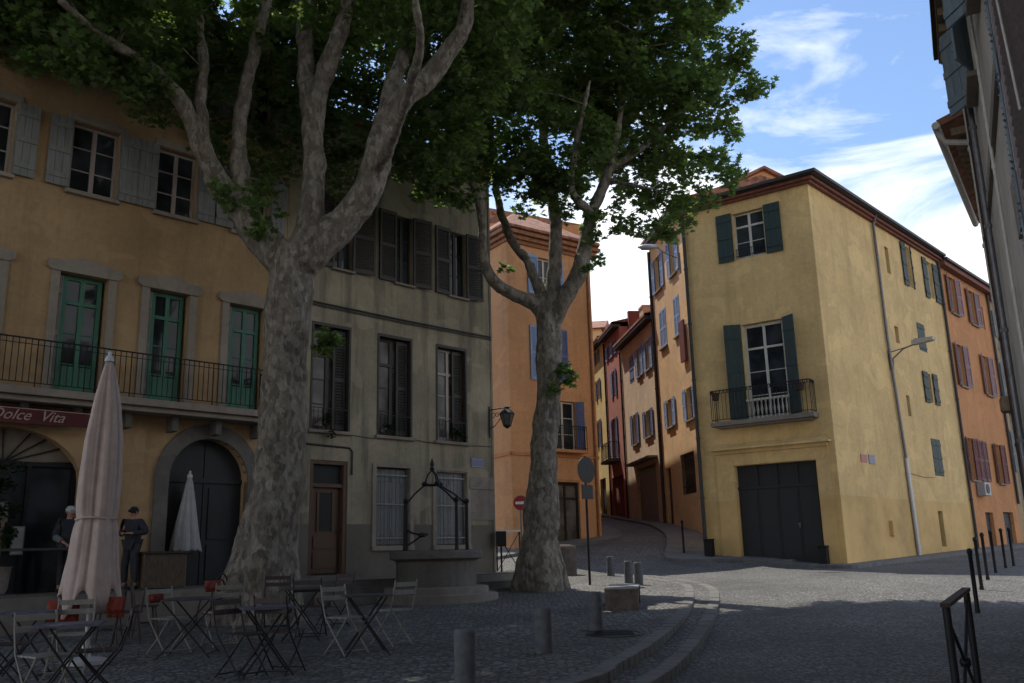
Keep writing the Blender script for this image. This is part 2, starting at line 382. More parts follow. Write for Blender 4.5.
def railing(root, fr, u0, u1, v, z0, z1, step=.11, mat='iron', ends=True, rings=False, name='railing'):
    m = MB()
    def run(a, b):
        L = (b - a).length; n = max(2, int(L / step))
        for z, t in ((z1, .02), (z1 - .1, .01), (z0 + .08, .012)):
            m.tube([Vector((a.x, a.y, z)), Vector((b.x, b.y, z))], t, 4, False)
        for i in range(n + 1):
            q = a.lerp(b, i / n); m.tube([Vector((q.x, q.y, z0 if i % 8 == 0 else z0 + .08)), Vector((q.x, q.y, z1))], .012 if i % 8 == 0 else .0085, 5, False)
            if rings and i < n:
                w = a.lerp(b, (i + .5) / n); m.tube([Vector((w.x, w.y, z1 - .09)) + Vector((.0, 0, .0)), Vector((w.x, w.y, z1 - .01))], .02, 6, False)
    run(fr.p(u0, v, 0), fr.p(u1, v, 0))
    if ends: run(fr.p(u0, .02, 0), fr.p(u0, v, 0)); run(fr.p(u1, v, 0), fr.p(u1, .02, 0))
    return m.build(name, mat, root)
def slope_roof(root, xy, z, rise, over=.35, mat='tile', name='roof'):      # hipped roof over a convex footprint
    c = Vector((sum(p[0] for p in xy) / len(xy), sum(p[1] for p in xy) / len(xy), 0)); m = MB()
    o = [Vector((x, y, 0)) + (Vector((x, y, 0)) - c).normalized() * over for x, y in xy]
    i = [c + (Vector((x, y, 0)) - c) * .3 for x, y in xy]; n = len(xy)
    vs = [(p.x, p.y, z) for p in o] + [(p.x, p.y, z + .1) for p in o] + [(p.x, p.y, z + rise) for p in i]
    m.add(vs, [tuple(range(n - 1, -1, -1))] + [(k, (k + 1) % n, n + (k + 1) % n, n + k) for k in range(n)] + [(n + k, n + (k + 1) % n, 2 * n + (k + 1) % n, 2 * n + k) for k in range(n)] + [tuple(range(2 * n, 3 * n))])
    return m.build(name, mat, root)
def xy(*ps): return [(p.x, p.y) for p in ps]
def text_mesh(fr, s, u, v, z, size, name, mat, parent, shear=.3, depth=.006):
    cu = bpy.data.curves.new('t', 'FONT'); cu.body = s; cu.size = size; cu.shear = shear; cu.extrude = depth; cu.resolution_u = 3
    t = bpy.data.objects.new('t', cu); COL.objects.link(t); bpy.context.view_layer.update()
    me = bpy.data.meshes.new_from_object(t.evaluated_get(bpy.context.evaluated_depsgraph_get()))
    m = MB(); m.add([fr.p(u + q.co.x, v + q.co.z, z + q.co.y) for q in me.vertices], [tuple(f.vertices) for f in me.polygons])
    bpy.data.objects.remove(t); bpy.data.curves.remove(cu); bpy.data.meshes.remove(me)
    return m.build(name, mat, parent)
def pipe(root, pts, r, mat='pipe', name='drainpipe'):
    m = MB(); m.tube(pts, r, 8)
    a, b = Vector(pts[0]), Vector(pts[-1])
    for i in range(1, 6):
        q = a.lerp(b, i / 6)
        if len(pts) == 2: m.tube([q, q + (b - a).normalized() * .05], r * 1.3, 8, False)
    return m.build(name, mat, root)

# ================================================================ SETTING
def catmull(pts, k=6):
    P = [Vector(p) for p in pts]; P = [P[0] * 2 - P[1]] + P + [P[-1] * 2 - P[-2]]; out = []
    for i in range(1, len(P) - 2):
        for j in range(k):
            t = j / k; a, b, c, d = P[i - 1:i + 3]
            out.append(.5 * ((2 * b) + (c - a) * t + (2 * a - 5 * b + 4 * c - d) * t * t + (3 * b - a - 3 * c + d) * t ** 3))
    return out + [P[-2]]
# ground / road as one large sheet
g = MB(); xs = sorted(set(list(range(-400, -30, 30)) + [x * .75 for x in range(-40, 54)] + list(range(45, 400, 30)))); ys = sorted(set([-200, -100, -50, -20, -10] + [y * .75 for y in range(-8, 90)] + list(range(70, 400, 30))))
vs = [(x, y, road_z(x, y)) for y in ys for x in xs]; n = len(xs)
g.add(vs, [(j * n + i, j * n + i + 1, (j + 1) * n + i + 1, (j + 1) * n + i) for j in range(len(ys) - 1) for i in range(n - 1)], True)
tag(g.build('road', 'road'), kind='structure')
inner = [(-14, 1.6, 0), (-7, 3.4, 0), (-2.4, 6.0, 0)] + [gp(x, y) for x, y in ((577, 683), (623, 661), (654, 643), (677, 624), (691, 607), (694, 596))]
inner = [Vector((p[0], p[1], 0)) for p in inner] + [Vector((gp(690, 585).x, gp(690, 585).y, 0)), Vector((3.75, 24.8, 0)), Vector((3.0, 26.8, 0)), Vector((1.4, 28.0, 0)), Vector((-.5, 28.4, 0))]
def gpo(x, y): p = gp(x, y, -.11); return Vector((p.x, p.y, 0))
outer = [Vector((-14, .6, 0)), Vector((-6, 2.7, 0)), Vector((-.9, 5.6, 0))] + [gpo(x, y) for x, y in ((650, 683), (686, 657), (707, 632), (718, 611), (720, 601))]
outer += [Vector((4.5, 21.2, 0)), Vector((4.5, 23.1, 0)), Vector((4.05, 25.4, 0)), Vector((3.2, 27.4, 0)), Vector((1.5, 28.7, 0)), Vector((-.5, 29.0, 0))]
IC, OC = catmull(inner, 6), catmull(outer, 6)
def step_z(x, y): return .035 * y - .11 * (1 - ss(12, 22, y)) + .003
def off(curve, d):
    out = []
    for i, p in enumerate(curve):
        t = (curve[min(i + 1, len(curve) - 1)] - curve[max(0, i - 1)]).normalized(); out.append(p + Vector((-t.y, t.x, 0)) * d)
    return out
def ribbon(m, A, B, zf, skirtB=.25):
    va = [(p.x, p.y, zf(p.x, p.y)) for p in A]; vb = [(p.x, p.y, zf(p.x, p.y)) for p in B]; k = len(A)
    m.add(va + vb, [(i, i + 1, k + i + 1, k + i) for i in range(k - 1)])
    if skirtB:
        vc = [(p[0], p[1], p[2] - skirtB) for p in vb]; m.add(vb + vc, [(i, i + 1, k + i + 1, k + i) for i in range(k - 1)])
m = MB(); ribbon(m, IC, off(OC, .18), step_z, 0); tag(m.build('lower_pavement', 'square'), kind='structure')
ICi = off(IC, .18)
m = MB(); F_ = FR(-.61, 24.5, 45)
poly = [(p.x, p.y, sq_z(p.x, p.y) + .003) for p in ICi] + [tuple(F_.p(.6, 0, 0).xy) + (.035 * F_.p(.6, 0, 0).y + .003,)] + [(F_.p(u, -.3, 0).x, F_.p(u, -.3, 0).y, .035 * F_.p(u, -.3, 0).y + .003) for u in (0, -16)] + [(-16, 3, .108)]
m.add(poly, [tuple(range(len(poly)))]); tag(m.build('square_pavement', 'square'), kind='structure')
# kerb stones, cut into separate lengths by fine joints
def kerb(C, zf, w, name):
    m = MB(); A = off(C, w); acc = 0; seg = []
    for i in range(len(C) - 1):
        a, b, c, d = C[i], C[i + 1], A[i + 1], A[i]; L = (b - a).length; k = max(1, round(L / .9))
        for j in range(k):
            t0, t1 = j / k + .012 / L, (j + 1) / k - .012 / L
            q = [a.lerp(b, t0), a.lerp(b, t1), d.lerp(c, t1), d.lerp(c, t0)]; dz = random.uniform(-.004, .006)
            top = [(p.x, p.y, zf(p.x, p.y) + .008 + dz) for p in q]; bot = [(p[0], p[1], p[2] - .34) for p in top]
            m.add(top + bot, [(0, 1, 2, 3), (0, 4, 5, 1), (1, 5, 6, 2), (2, 6, 7, 3), (3, 7, 4, 0)])
    tag(m.build(name, 'kerb', None, .012), kind='structure')
kerb(IC, sq_z, .2, 'upper_kerb'); kerb(OC, step_z, .2, 'lower_kerb')
# pavement with kerb in front of the yellow corner house and along the alley
FY = FR(10 - .809 * 4.6, 28.13 + .588 * 4.6, 126); FRr = FR(10.0, 28.13, 43); AL = FR(7.1, 36.0, -6.5); AL.X, AL.N = AL.X, -AL.N
def lift(c, h): return lambda x, y: road_z(x, y) + h
cy = [Vector((p.x, p.y, 0)) for p in (FRr.p(26, .9, 0), FRr.p(14, .9, 0), FRr.p(6, .75, 0), FRr.p(1.2, .6, 0), FY.p(4.9, .75, 0), FY.p(3.5, .55, 0), FY.p(1.5, .6, 0), FY.p(.2, 1.1, 0), FY.p(-.9, 1.15, 0))] + [Vector((5.35, 33.0, 0)), Vector((5.75, 36, 0)), Vector((5.75, 41, 0)), Vector((5.3, 48, 0)), Vector((4.4, 54, 0)), Vector((2.4, 60, 0))]
cy = catmull(cy, 5)
inn = [FRr.p(26, -.2, 0), FRr.p(14, -.2, 0), FRr.p(6, -.2, 0), FRr.p(1.2, -.2, 0), FY.p(4.5, -.2, 0), FY.p(3.5, -.2, 0), FY.p(1.5, -.2, 0), FY.p(.3, -.2, 0), FY.p(.3, -.7, 0), Vector((7.4, 33, 0)), Vector((7.5, 36, 0)), Vector((7, 41, 0)), Vector((6.4, 48, 0)), Vector((5.6, 54, 0)), Vector((4.5, 60, 0))]
inn = catmull([Vector((p.x, p.y, 0)) for p in inn], 5)
m = MB(); ribbon(m, inn, off(cy, -.02), lift(0, .10), 0); tag(m.build('pavement', 'kerb'), kind='structure')
def kerb2(C, w, name, h):
    m = MB(); A = off(C, w)
    for i in range(len(C) - 1):
        q = [C[i], C[i].lerp(C[i + 1], .985), A[i].lerp(A[i + 1], .985), A[i]]
        top = [(p.x, p.y, road_z(p.x, p.y) + h) for p in q]; bot = [(p[0], p[1], p[2] - .3) for p in top]
        m.add(top + bot, [(0, 1, 2, 3), (0, 4, 5, 1), (1, 5, 6, 2), (2, 6, 7, 3), (3, 7, 4, 0)])
    tag(m.build(name, 'kerb', None, .012), kind='structure')
kerb2(cy, -.16, 'pavement_kerb', .106)
FO = FR(-.13, 32.76, 53)                      # orange house front
cl = catmull([Vector((p.x, p.y, 0)) for p in (FO.p(-2.5, .8, 0), FO.p(0, .75, 0), FO.p(2, .7, 0), FO.p(4.2, .7, 0), Vector((4.1, 36.3, 0)), Vector((3.9, 41, 0)), Vector((3.3, 50, 0)), Vector((1.5, 58, 0)))], 5)
il = catmull([Vector((p.x, p.y, 0)) for p in (FO.p(-2.5, -.5, 0), FO.p(0, -.5, 0), FO.p(2, -.5, 0), FO.p(3.6, -.5, 0), Vector((2.6, 36.3, 0)), Vector((2.6, 41, 0)), Vector((2.0, 50, 0)), Vector((.5, 58, 0)))], 5)
m = MB(); ribbon(m, il, cl, lift(0, .10), 0); tag(m.build('side_pavement', 'kerb'), kind='structure')
kerb2(cl, .16, 'side_kerb', .106)
# terrace with two steps along the left facades
m = MB()
m.foot(xy(F_.p(-16, -.3, 0), F_.p(-16, 1.25, 0), F_.p(.35, 1.25, 0), F_.p(.35, -.3, 0)), .2, lambda x, y: 1.14 + .004 * (y - 20))
tag(m.build('terrace', 'terr', None, .015), kind='structure')
for i, (v, z) in enumerate(((1.62, .985), (2.0, .84))):
    m = MB(); m.foot(xy(F_.p(-6.3 + i * .15, .9, 0), F_.p(-6.3 + i * .15, v, 0), F_.p(.7 + .4 * i, v, 0), F_.p(.7 + .4 * i, .4, 0)), .1, z)
    tag(m.build('terrace_step', 'terr', None, .015), kind='structure')

# ================================================================ OCHRE HOUSE (left)
R = thing('ochre_house', 'ochre plastered house with green balcony doors and grey shutters above a café', 'house', F_.p(-11, -4, .6))
fr = F_
cols = [(-14.95, -14.1), (-13.2, -12.42), (-11.36, -10.45), (-9.62, -8.76), (-7.86, -7.0)]
H2 = [(a, b, 8.78, 10.25) for a, b in cols]; H3 = [(a, b, 11.36, 12.7) for a, b in cols]
H1 = [(a, b, 4.72, 7.1) for a, b in cols]
arch = (-8.98, -7.25, 1.0, 4.1); shop = (-13.3, -10.66, .9, 4.05)
m = MB(); wall(m, fr, -16, -6.5, .2, 13.25, H1 + H2 + H3 + [arch, shop], .22)
def arch_fill(m, fr, h, zs, v0=0, v1=-.3, n=14):
    a, b, z0, z1 = h; cu = (a + b) / 2; ru = (b - a) / 2; rz = z1 - zs
    for i in range(n):
        t0, t1 = math.pi * i / n, math.pi * (i + 1) / n
        p0 = (cu - ru * math.cos(t0), zs + rz * math.sin(t0)); p1 = (cu - ru * math.cos(t1), zs + rz * math.sin(t1))
        m.prism(fr, [p0, p1, (p1[0], z1 + .001), (p0[0], z1 + .001)], v0 + .001, v1)
arch_fill(m, fr, arch, 3.25); arch_fill(m, fr, shop, 3.1)
m.foot(xy(fr.p(-16, -.34, 0), fr.p(-6.5, -.34, 0), fr.p(-6.5, -9, 0), fr.p(-16, -9, 0)), .2, 13.25)
m.build('wall', 'ochre', R)
m = MB(); m.prism(fr, [(-16.2, 13.25), (-6.45, 13.25), (-6.45, 13.42), (-16.2, 13.42)], -.5, .5); m.build('cornice', 'soffit', R)
m = MB(); q = [fr.p(-16.2, .55, 13.43), fr.p(-6.45, .55, 13.43), fr.p(-6.45, -4.6, 15.2), fr.p(-16.2, -4.6, 15.2), fr.p(-6.45, -9.5, 13.43), fr.p(-16.2, -9.5, 13.43)]
m.add(q, [(0, 1, 2, 3), (3, 2, 4, 5), (0, 3, 5), (1, 4, 2), (0, 5, 4, 1)]); m.build('roof', 'tile', R)
for i, (a, b) in enumerate(cols):
    # tall glazed doors on the balcony, green, set in shaped plaster surrounds
    d = window(R, fr, a + .12, b - .06, 4.74, 7.08, 'green', 3, 2, -.17, 'glass', 6.55, 'balcony_door', .08)
    p_ = MB(); p_.box(fr, a + .2, b - .14, -.155, -.13, 4.8, 5.3); p_.build('door_panel', 'green', d)
    shutter(R, fr, a + .01, a + .11, 4.76, 7.06, 'lgrey', 'board', -.12)
    s = MB(); w = .16
    s.box(fr, a - w, a - .002, .002, .04, 4.75, 7.1); s.box(fr, b + .002, b + w, .002, .04, 4.75, 7.1)
    cu = (a + b) / 2; prof = [(a - w - .1, 7.16), (a - w, 7.1), (b + w, 7.1), (b + w + .1, 7.16), (b + w + .08, 7.3), (b - .08, 7.34), (cu + .1, 7.42), (cu - .1, 7.42), (a + .08, 7.34), (a - w - .08, 7.3)]
    s.prism(fr, prof, .002, .07); s.build('door_surround', 'surround', R)
    window(R, fr, a, b, 8.8, 10.24, 'lilac', 3, 2, -.15); sill(R, fr, a, b, 8.78, 'surround')
    s = MB(); s.box(fr, a - .1, b + .1, .002, .035, 10.26, 10.42); s.build('lintel', 'surround', R)
    for x0, x1 in ((a - .09, a - .002), (b + .002, b + .09)): s = MB(); s.box(fr, x0, x1, .002, .03, 8.78, 10.26); s.build('window_jamb', 'surround', R)
    sw = .45 if i > 0 else .42
    shutter(R, fr, a - sw, a - .03, 8.8, 10.26, 'lgrey', 'board', .045); shutter(R, fr, b + .03, b + sw - .03, 8.8, 10.26, 'lgrey', 'board', .045)
    window(R, fr, a, b, 11.38, 12.68, 'lilac', 2, 2, -.15); sill(R, fr, a, b, 11.36, 'surround')
    shutter(R, fr, a - sw, a - .03, 11.38, 12.68, 'lgrey', 'board', .045); shutter(R, fr, b + .03, b + sw - .03, 11.38, 12.68, 'lgrey', 'board', .045)
m = MB(); m.box(fr, -16, -6.98, -.02, .62, 4.56, 4.70); m.box(fr, -16, -7.03, 0, .52, 4.46, 4.557)
bal = m.build('balcony', 'surround', R, .01)
for i in range(10): m = MB(); m.prism(fr, [(-15.6 + i * .93, 4.16), (-15.48 + i * .93, 4.16), (-15.48 + i * .93, 4.455), (-15.6 + i * .93, 4.455)], .003, .3); m.build('bracket', 'darkstone', bal)
railing(bal, fr, -16, -7.04, .56, 4.70, 5.58, .105)
# arched carriage door with stone surround
m = MB(); n_ = 18; a, b, z0, z1 = arch; cu = (a + b) / 2
out = []; inn_ = []
for i in range(n_ + 1):
    t = math.pi * i / n_; inn_.append((cu - .865 * math.cos(t), 3.25 + .85 * math.sin(t))); out.append((cu - 1.15 * math.cos(t), 3.25 + 1.15 * math.sin(t)))
for i in range(n_):
    e = .012; m.prism(fr, [inn_[i], (inn_[i+1][0] - e * 0, inn_[i+1][1]), out[i+1], out[i]], -.12 - .001 * (i % 2), .05 + .004 * (i % 2))
for s_ in (-1, 1):
    for k in range(5):
        z = 1.0 + k * .45; m.box(fr, cu + s_ * .865 if s_ > 0 else cu - 1.15, cu + 1.15 if s_ > 0 else cu - .865, -.12, .05 + .004 * (k % 2), z, z + .448)
m.build('arch_surround', 'darkstone', R)
m = MB()
for k in range(2):
    x0 = a + k * .865; m.box(fr, x0 + .01, x0 + .855, -.28, -.24, 1.14, 4.08)
    for zz in ((1.25, 1.95), (2.05, 3.1)): m.box(fr, x0 + .13, x0 + .73, -.24, -.22, *zz)
m.box(fr, a, b, -.24, -.2, 3.2, 3.3)
m.build('arched_door', 'ddoor', R)
# shop front: fan light, dark glazing, frame
m = MB(); m.box(fr, -13.3, -10.66, -.28, -.25, 3.42, 4.05); m.build('fanlight', 'panelb', R)
m = MB()
for t in range(0, 181, 22): m.tube([fr.p(-11.95, -.22, 3.42), fr.p(-11.95 - 1.33 * math.cos(rad(t)), -.22, min(4.03, 3.42 + .9 * math.sin(rad(t))))], .014, 5, False)
m.box(fr, -13.3, -10.66, -.25, -.18, 3.38, 3.46)
for u in (-13.27, -12.4, -11.5, -10.72): m.box(fr, u - .035, u + .035, -.25, -.18, .9, 3.38)
m.build('shop_frame', 'iron', R)
m = MB(); m.box(fr, -13.3, -10.66, -.29, -.26, .9, 3.38); m.build('shop_window', 'glass', R)
aw = MB(); aw.add([fr.p(-13.6, .02, 4.43), fr.p(-10.6, .02, 4.43), fr.p(-10.6, .34, 4.36), fr.p(-13.6, .34, 4.36), fr.p(-13.6, .34, 4.08), fr.p(-10.6, .34, 4.08), fr.p(-10.6, .32, 4.08), fr.p(-13.6, .32, 4.08), fr.p(-10.6, .32, 4.34), fr.p(-13.6, .32, 4.34), fr.p(-13.6, .02, 4.40), fr.p(-10.6, .02, 4.40)],
  [(0, 1, 2, 3), (3, 2, 5, 4), (4, 5, 6, 7), (7, 6, 8, 9), (9, 8, 11, 10), (0, 3, 9, 10), (1, 11, 8, 2)])
aw = aw.build('awning', 'awning', R)
text_mesh(fr, 'Dolce  Vita', -12.40, .35, 4.14, .27, 'lettering', 'letter', aw, .45)
t = MB(); t.box(fr, -13.6, -10.6, .342, .35, 4.335, 4.35); t.build('trim', 'letter', aw)
m = MB(); m.box(fr, -10.06, -9.98, .01, .06, 1.15, 3.2); m.build('door_post', 'ddoor', R)

SILLP = []
# ================================================================ GREY HOUSE
R = thing('grey_house', 'stained grey-beige house with brown shutters, barred windows and a brown wooden door', 'house', fr.p(-3.2, -4, .8))
cw = [(-5.2, -4.68), (-3.32, -2.78), (-1.5, -.9)]; mw = [(-5.75, -4.66), (-3.86, -2.78), (-1.98, -.91)]
H = [(a, b, 8.48, 10.33) for a, b in cw] + [(a, b, 4.5, 7.03) for a, b in mw] + [(-5.7, -4.68, 1.2, 3.81), (-3.87, -2.84, 1.88, 3.73), (-2.0, -.95, 1.88, 3.70)]
m = MB(); wall(m, fr, -6.49, 0, .4, 12.3, H, .22); m.foot(xy(fr.p(-6.49, -.34, 0), fr.p(0, -.34, 0), fr.p(0, -8, 0), fr.p(-6.49, -8, 0)), .4, 12.3); m.build('wall', 'grey', R)
m = MB(); m.box(fr, -6.44, .3, -.4, .35, 12.3, 12.45); m.build('cornice', 'soffit', R)
m = MB(); q = [fr.p(-6.44, .4, 12.46), fr.p(.35, .4, 12.46), fr.p(.35, -4.2, 14), fr.p(-6.44, -4.2, 14), fr.p(.35, -8.4, 12.46), fr.p(-6.44, -8.4, 12.46)]
m.add(q, [(0, 1, 2, 3), (3, 2, 4, 5), (0, 3, 5), (1, 4, 2), (0, 5, 4, 1)]); m.build('roof', 'tile', R)
for (a, b), (l, r_) in zip(cw, ((-5.68, -4.05), (-3.86, -2.2), (-2.0, -.35))):
    window(R, fr, a, b, 8.5, 10.31, 'brownsh', 3, 2, -.14, fw=.04)
    shutter(R, fr, l, a - .01, 8.46, 10.36, 'brownsh', 'louvre'); shutter(R, fr, b + .01, r_, 8.46, 10.36, 'brownsh', 'louvre', .03, 8, 'l')
    sill(R, fr, a, b, 8.47, 'stone', h=.06)
for i, (a, b) in enumerate(mw):
    m = MB(); w = .05; m.box(fr, a - .002, a + w, -.1, .02, 4.5, 7.05); m.box(fr, b - w, b + .002, -.1, .02, 4.5, 7.05); m.box(fr, a, b, -.1, .021, 6.98, 7.052); m.build('window_surround', 'brownsh', R)
    window(R, fr, a + .05, b - .05, 4.55, 6.96, 'lilac' if i == 2 else 'brownsh', 3, 2, -.2, 'glassB', 6.3)
    shutter(R, fr, b - .42, b - .06, 4.55, 6.95, 'brownsh', 'louvre', -.15); sill(R, fr, a, b, 4.5, 'stone')
    m = MB(); m.box(fr, a + .06, b - .06, .03, .045, 5.0, 5.02); 
    for k in range(9): u = a + .08 + (b - a - .16) * k / 8; m.tube([fr.p(u, .04, 4.52), fr.p(u, .04, 5.0)], .007, 5, False)
    m.build('window_guard', 'iron', R)
# brown door with glazed panel and transom
m = MB()
for a, b in ((-5.7, -5.6), (-4.78, -4.68)): m.box(fr, a, b, -.2, -.02, 1.2, 3.81)
m.box(fr, -5.6, -4.78, -.199, -.021, 3.72, 3.81); m.box(fr, -5.6, -4.78, -.199, -.05, 3.2, 3.28); m.build('door_frame', 'door', R)
m = MB(); m.box(fr, -5.59, -4.79, -.19, -.14, 1.28, 3.19)
m.box(fr, -5.5, -4.88, -.14, -.12, 1.4, 1.75); m.box(fr, -5.5, -4.88, -.14, -.12, 1.83, 2.1)
for u in (-5.42, -5.02): m.box(fr, u, u + .06, -.14, -.115, 2.2, 3.1)
dd = m.build('door', 'door', R)
m = MB(); m.box(fr, -5.36, -5.02, -.138, -.13, 2.22, 3.08); m.build('door_glass', 'dark', dd)
m = MB(); m.tube([fr.p(-4.85, -.1, 2.2), fr.p(-4.85, -.08, 2.2)], .03, 8); m.build('handle', 'rust', dd)
m = MB(); m.box(fr, -5.6, -4.78, -.15, -.14, 3.28, 3.72); m.build('transom_pane', 'dark', R)
m = MB(); m.foot(xy(fr.p(-5.85, -.2, 0), fr.p(-5.85, .35, 0), fr.p(-4.55, .35, 0), fr.p(-4.55, -.2, 0)), 1.0, 1.25); m.build('doorstep', 'terr', R, .01)
for a, b in ((-3.87, -2.84), (-2.0, -.95)):
    m = MB()
    for x0, x1 in ((a - .11, a - .002), (b + .002, b + .11)): m.box(fr, x0, x1, .002, .035, 1.82, 3.82)
    m.box(fr, a, b, .002, .034, 3.735, 3.82); m.box(fr, a - .11, b + .11, .002, .07, 1.76, 1.865); m.build('window_surround', 'surround', R)
    shutter(R, fr, a + .01, (a + b) / 2, 1.9, 3.7, 'lgrey', 'board', -.16); shutter(R, fr, (a + b) / 2 + .005, b - .01, 1.9, 3.7, 'lgrey', 'board', -.16)
    m = MB()
    for k in range(9): u = a + .06 + (b - a - .12) * k / 8; m.tube([fr.p(u, -.04, 1.9), fr.p(u, -.04, 3.7)], .008, 5, False)
    for z in (2.05, 2.85, 3.55): m.box(fr, a, b, -.05, -.03, z - .012, z + .012)
    m.build('window_bars', 'pipe', R)
m = MB()
for dz, r_ in ((0, .022), (-.07, .015)): m.tube([fr.p(-6.4, .05, 7.52 + dz), fr.p(-3, .05, 7.5 + dz), fr.p(-.02, .05, 7.52 + dz), fr.p(.06, -.1, 7.52 + dz)], r_, 6)
m.build('facade_pipes', 'gutter', R)
m = MB(); m.tube([fr.p(-6.4, .03, 4.17), fr.p(-4.66, .03, 4.13), fr.p(-4.58, .03, 4.05), fr.p(-4.58, .03, 3.5)], .022, 6); m.build('gas_pipe', 'gutter', R)
m = MB(); m.tube([fr.p(-2.7, .015, 4.47), fr.p(-2.3, .015, 4.42), fr.p(-1.4, .015, 4.43), fr.p(-.9, .015, 4.43), fr.p(-.02, .015, 4.46)], .008, 5); m.tube([fr.p(-4.6, .015, 4.44), fr.p(-4, .015, 4.40), fr.p(-3.9, .015, 4.42)], .008, 5); m.build('facade_cable', 'gutter', R)
pl = MB(); pl.box(fr, -.79, -.33, .002, .02, 3.87, 4.11); pl = pl.build('street_plate', 'signblue', R)
m = MB()
for z in (3.88, 4.085): m.box(fr, -.78, -.34, .02, .024, z, z + .012)
m.build('plate_border', 'paper', pl)
m = MB(); m.box(fr, -.9, -.02, .002, .035, 3.30, 3.62); m.box(fr, -.85, -.03, .002, .03, 2.5, 3.28); m.build('stone_patch', 'stone', R)
m = MB(); m.box(fr, -.02, .045, -.5, .02, .9, 12.28); m.build('corner_stones', 'stone', R)

for u, lb in ((-3.55, 'small leafy plant in a pot on the middle first-floor sill of the grey house'), (-1.3, 'small leafy plant in a pot on the right first-floor sill of the grey house'), (-5.3, 'trailing leafy plant on the first-floor sill of the grey house beside the big trunk')):
    q = fr.p(u, .04, 4.5); o = thing('potted_plant', lb, 'plant', q, 'potted plants on the grey house sills'); m = MB(); m.lathe(q, [(.055, .0), (.075, .13), (.08, .14), (.06, .14)], 10); m.build('pot', 'rust', o); SILLP.append((o, q))
# wall lantern on the corner of the grey house
def wall_lantern():
    L = thing('wall_lantern', 'black iron wall lantern bracketed on the corner of the grey house', 'lantern', fr.p(-.15, 0, 4.9))
    m = MB(); u = -.1
    m.tube([fr.p(u, .02, 4.7), fr.p(u, .02, 5.55)], .018, 6, False); m.tube([fr.p(u, .02, 5.45), fr.p(u + .12, .72, 5.47)], .014, 6)
    m.tube([fr.p(u, .02, 4.95), fr.p(u + .03, .2, 5.0), fr.p(u + .08, .38, 5.2), fr.p(u + .1, .5, 5.45)], .012, 6)
    for c, r0 in ((.15, .07), (.3, .055)):
        m.tube([fr.p(u + .02, c + r0 * math.cos(t), 5.3 + r0 * math.sin(t)) for t in [k * math.pi / 5 for k in range(11)]], .009, 5)
    m.build('bracket', 'iron', L)
    c = fr.p(u + .1, .6, 0)
    m = MB(); m.lathe((c.x, c.y, 4.98), [(.10, 0), (.19, .3)], 6, False); m.build('lantern_glass', 'lampg', L)
    m = MB(); m.lathe((c.x, c.y, 5.28), [(.22, 0), (.2, .03), (.11, .12), (.07, .14), (.06, .2), (.02, .22)], 6, False); m.lathe((c.x, c.y, 4.93), [(.02, -.04), (.11, .03), (.115, .05)], 6, False)
    for k in range(6):
        a = k * math.pi / 3; m.tube([(c.x + .103 * math.cos(a), c.y + .103 * math.sin(a), 4.98), (c.x + .195 * math.cos(a), c.y + .195 * math.sin(a), 5.28)], .01, 4, False)
    m.build('lantern_frame', 'iron', L)
wall_lantern()

# ================================================================ ORANGE HOUSE (middle)
R = thing('orange_house', 'narrow orange house with blue shutters behind the slimmer plane tree', 'house', FO.p(2, -3, 1.5))
f = FO; e_u = 4.25
H = [(1.5, 2.25, 11.4, 12.95), (1.5, 2.35, 8.0, 10.1), (2.0, 3.15, 5.38, 7.3), (1.9, 3.2, 1.6, 4.2)]
m = MB(); wall(m, f, 0, e_u, .8, 13.45, H, .2)
FOs = FR(*f.p(0, 0, 0).xy, 147); FOs.o = FOs.o - FOs.X * 7.0
wall(m, FOs, 0, 7.0, .8, 13.45, [])
Ft = FR(*f.p(e_u, 0, 0).xy, -8); Ft.N = -Ft.N
bl = FOs.p(0, 0, 0); br = Ft.p(9, 0, 0)
m.foot(xy(f.p(.05, -.34, 0), f.p(e_u - .05, -.34, 0), br, bl + FOs.N * -.4), .8, 13.45); m.quad(f.p(e_u, 0, .8), br, br + Vector((0, 0, 12.65)), f.p(e_u, 0, 13.45)); m.build('wall', 'orange', R)
m = MB()
for k, (o_, z0) in enumerate(((.08, 13.3), (.2, 13.45), (.34, 13.62))):
    m.box(f, -.0, e_u + o_, -.1, o_, z0, z0 + .14 + .001 * k); m.box(FOs, 0, 7.0 + o_ * .7, -.1, o_ - .003, z0 - .002, z0 + .137)
m.build('cornice', 'soffitB', R)
slope_roof(R, xy(f.p(0, 0, 0), f.p(e_u, 0, 0), br, bl), 13.8, 2.0, .55)
m = MB(); m.box(f, -.0, e_u, .002, .06, 5.12, 5.24); m.box(FOs, 0, 7, .002, .055, 5.121, 5.241); m.build('string_course', 'orangeB', R)
window(R, f, 1.5, 2.25, 11.42, 12.93, 'white', 2); shutter(R, f, .98, 1.47, 11.4, 12.98, 'blue', 'louvre'); shutter(R, f, 2.28, 2.75, 11.4, 12.98, 'blue', 'louvre'); sill(R, f, 1.5, 2.25, 11.4)
window(R, f, 1.5, 2.35, 8.02, 10.08, 'white', 3); shutter(R, f, 1.0, 1.47, 8.0, 10.12, 'blue', 'louvre'); shutter(R, f, 2.38, 2.85, 8.0, 10.12, 'dblue', 'louvre'); sill(R, f, 1.5, 2.35, 8.0)
window(R, f, 2.0, 3.15, 5.4, 7.28, 'white', 3); shutter(R, f, 1.5, 1.97, 5.42, 7.3, 'dblue', 'louvre'); shutter(R, f, 3.18, 3.5, 5.42, 7.3, 'dblue', 'louvre', .03, 50, 'l')
m = MB(); m.box(f, 1.6, 3.35, 0, .45, 5.28, 5.38); b_ = m.build('balcony', 'orangeB', R); railing(b_, f, 1.62, 3.33, .42, 5.38, 6.28, .1)
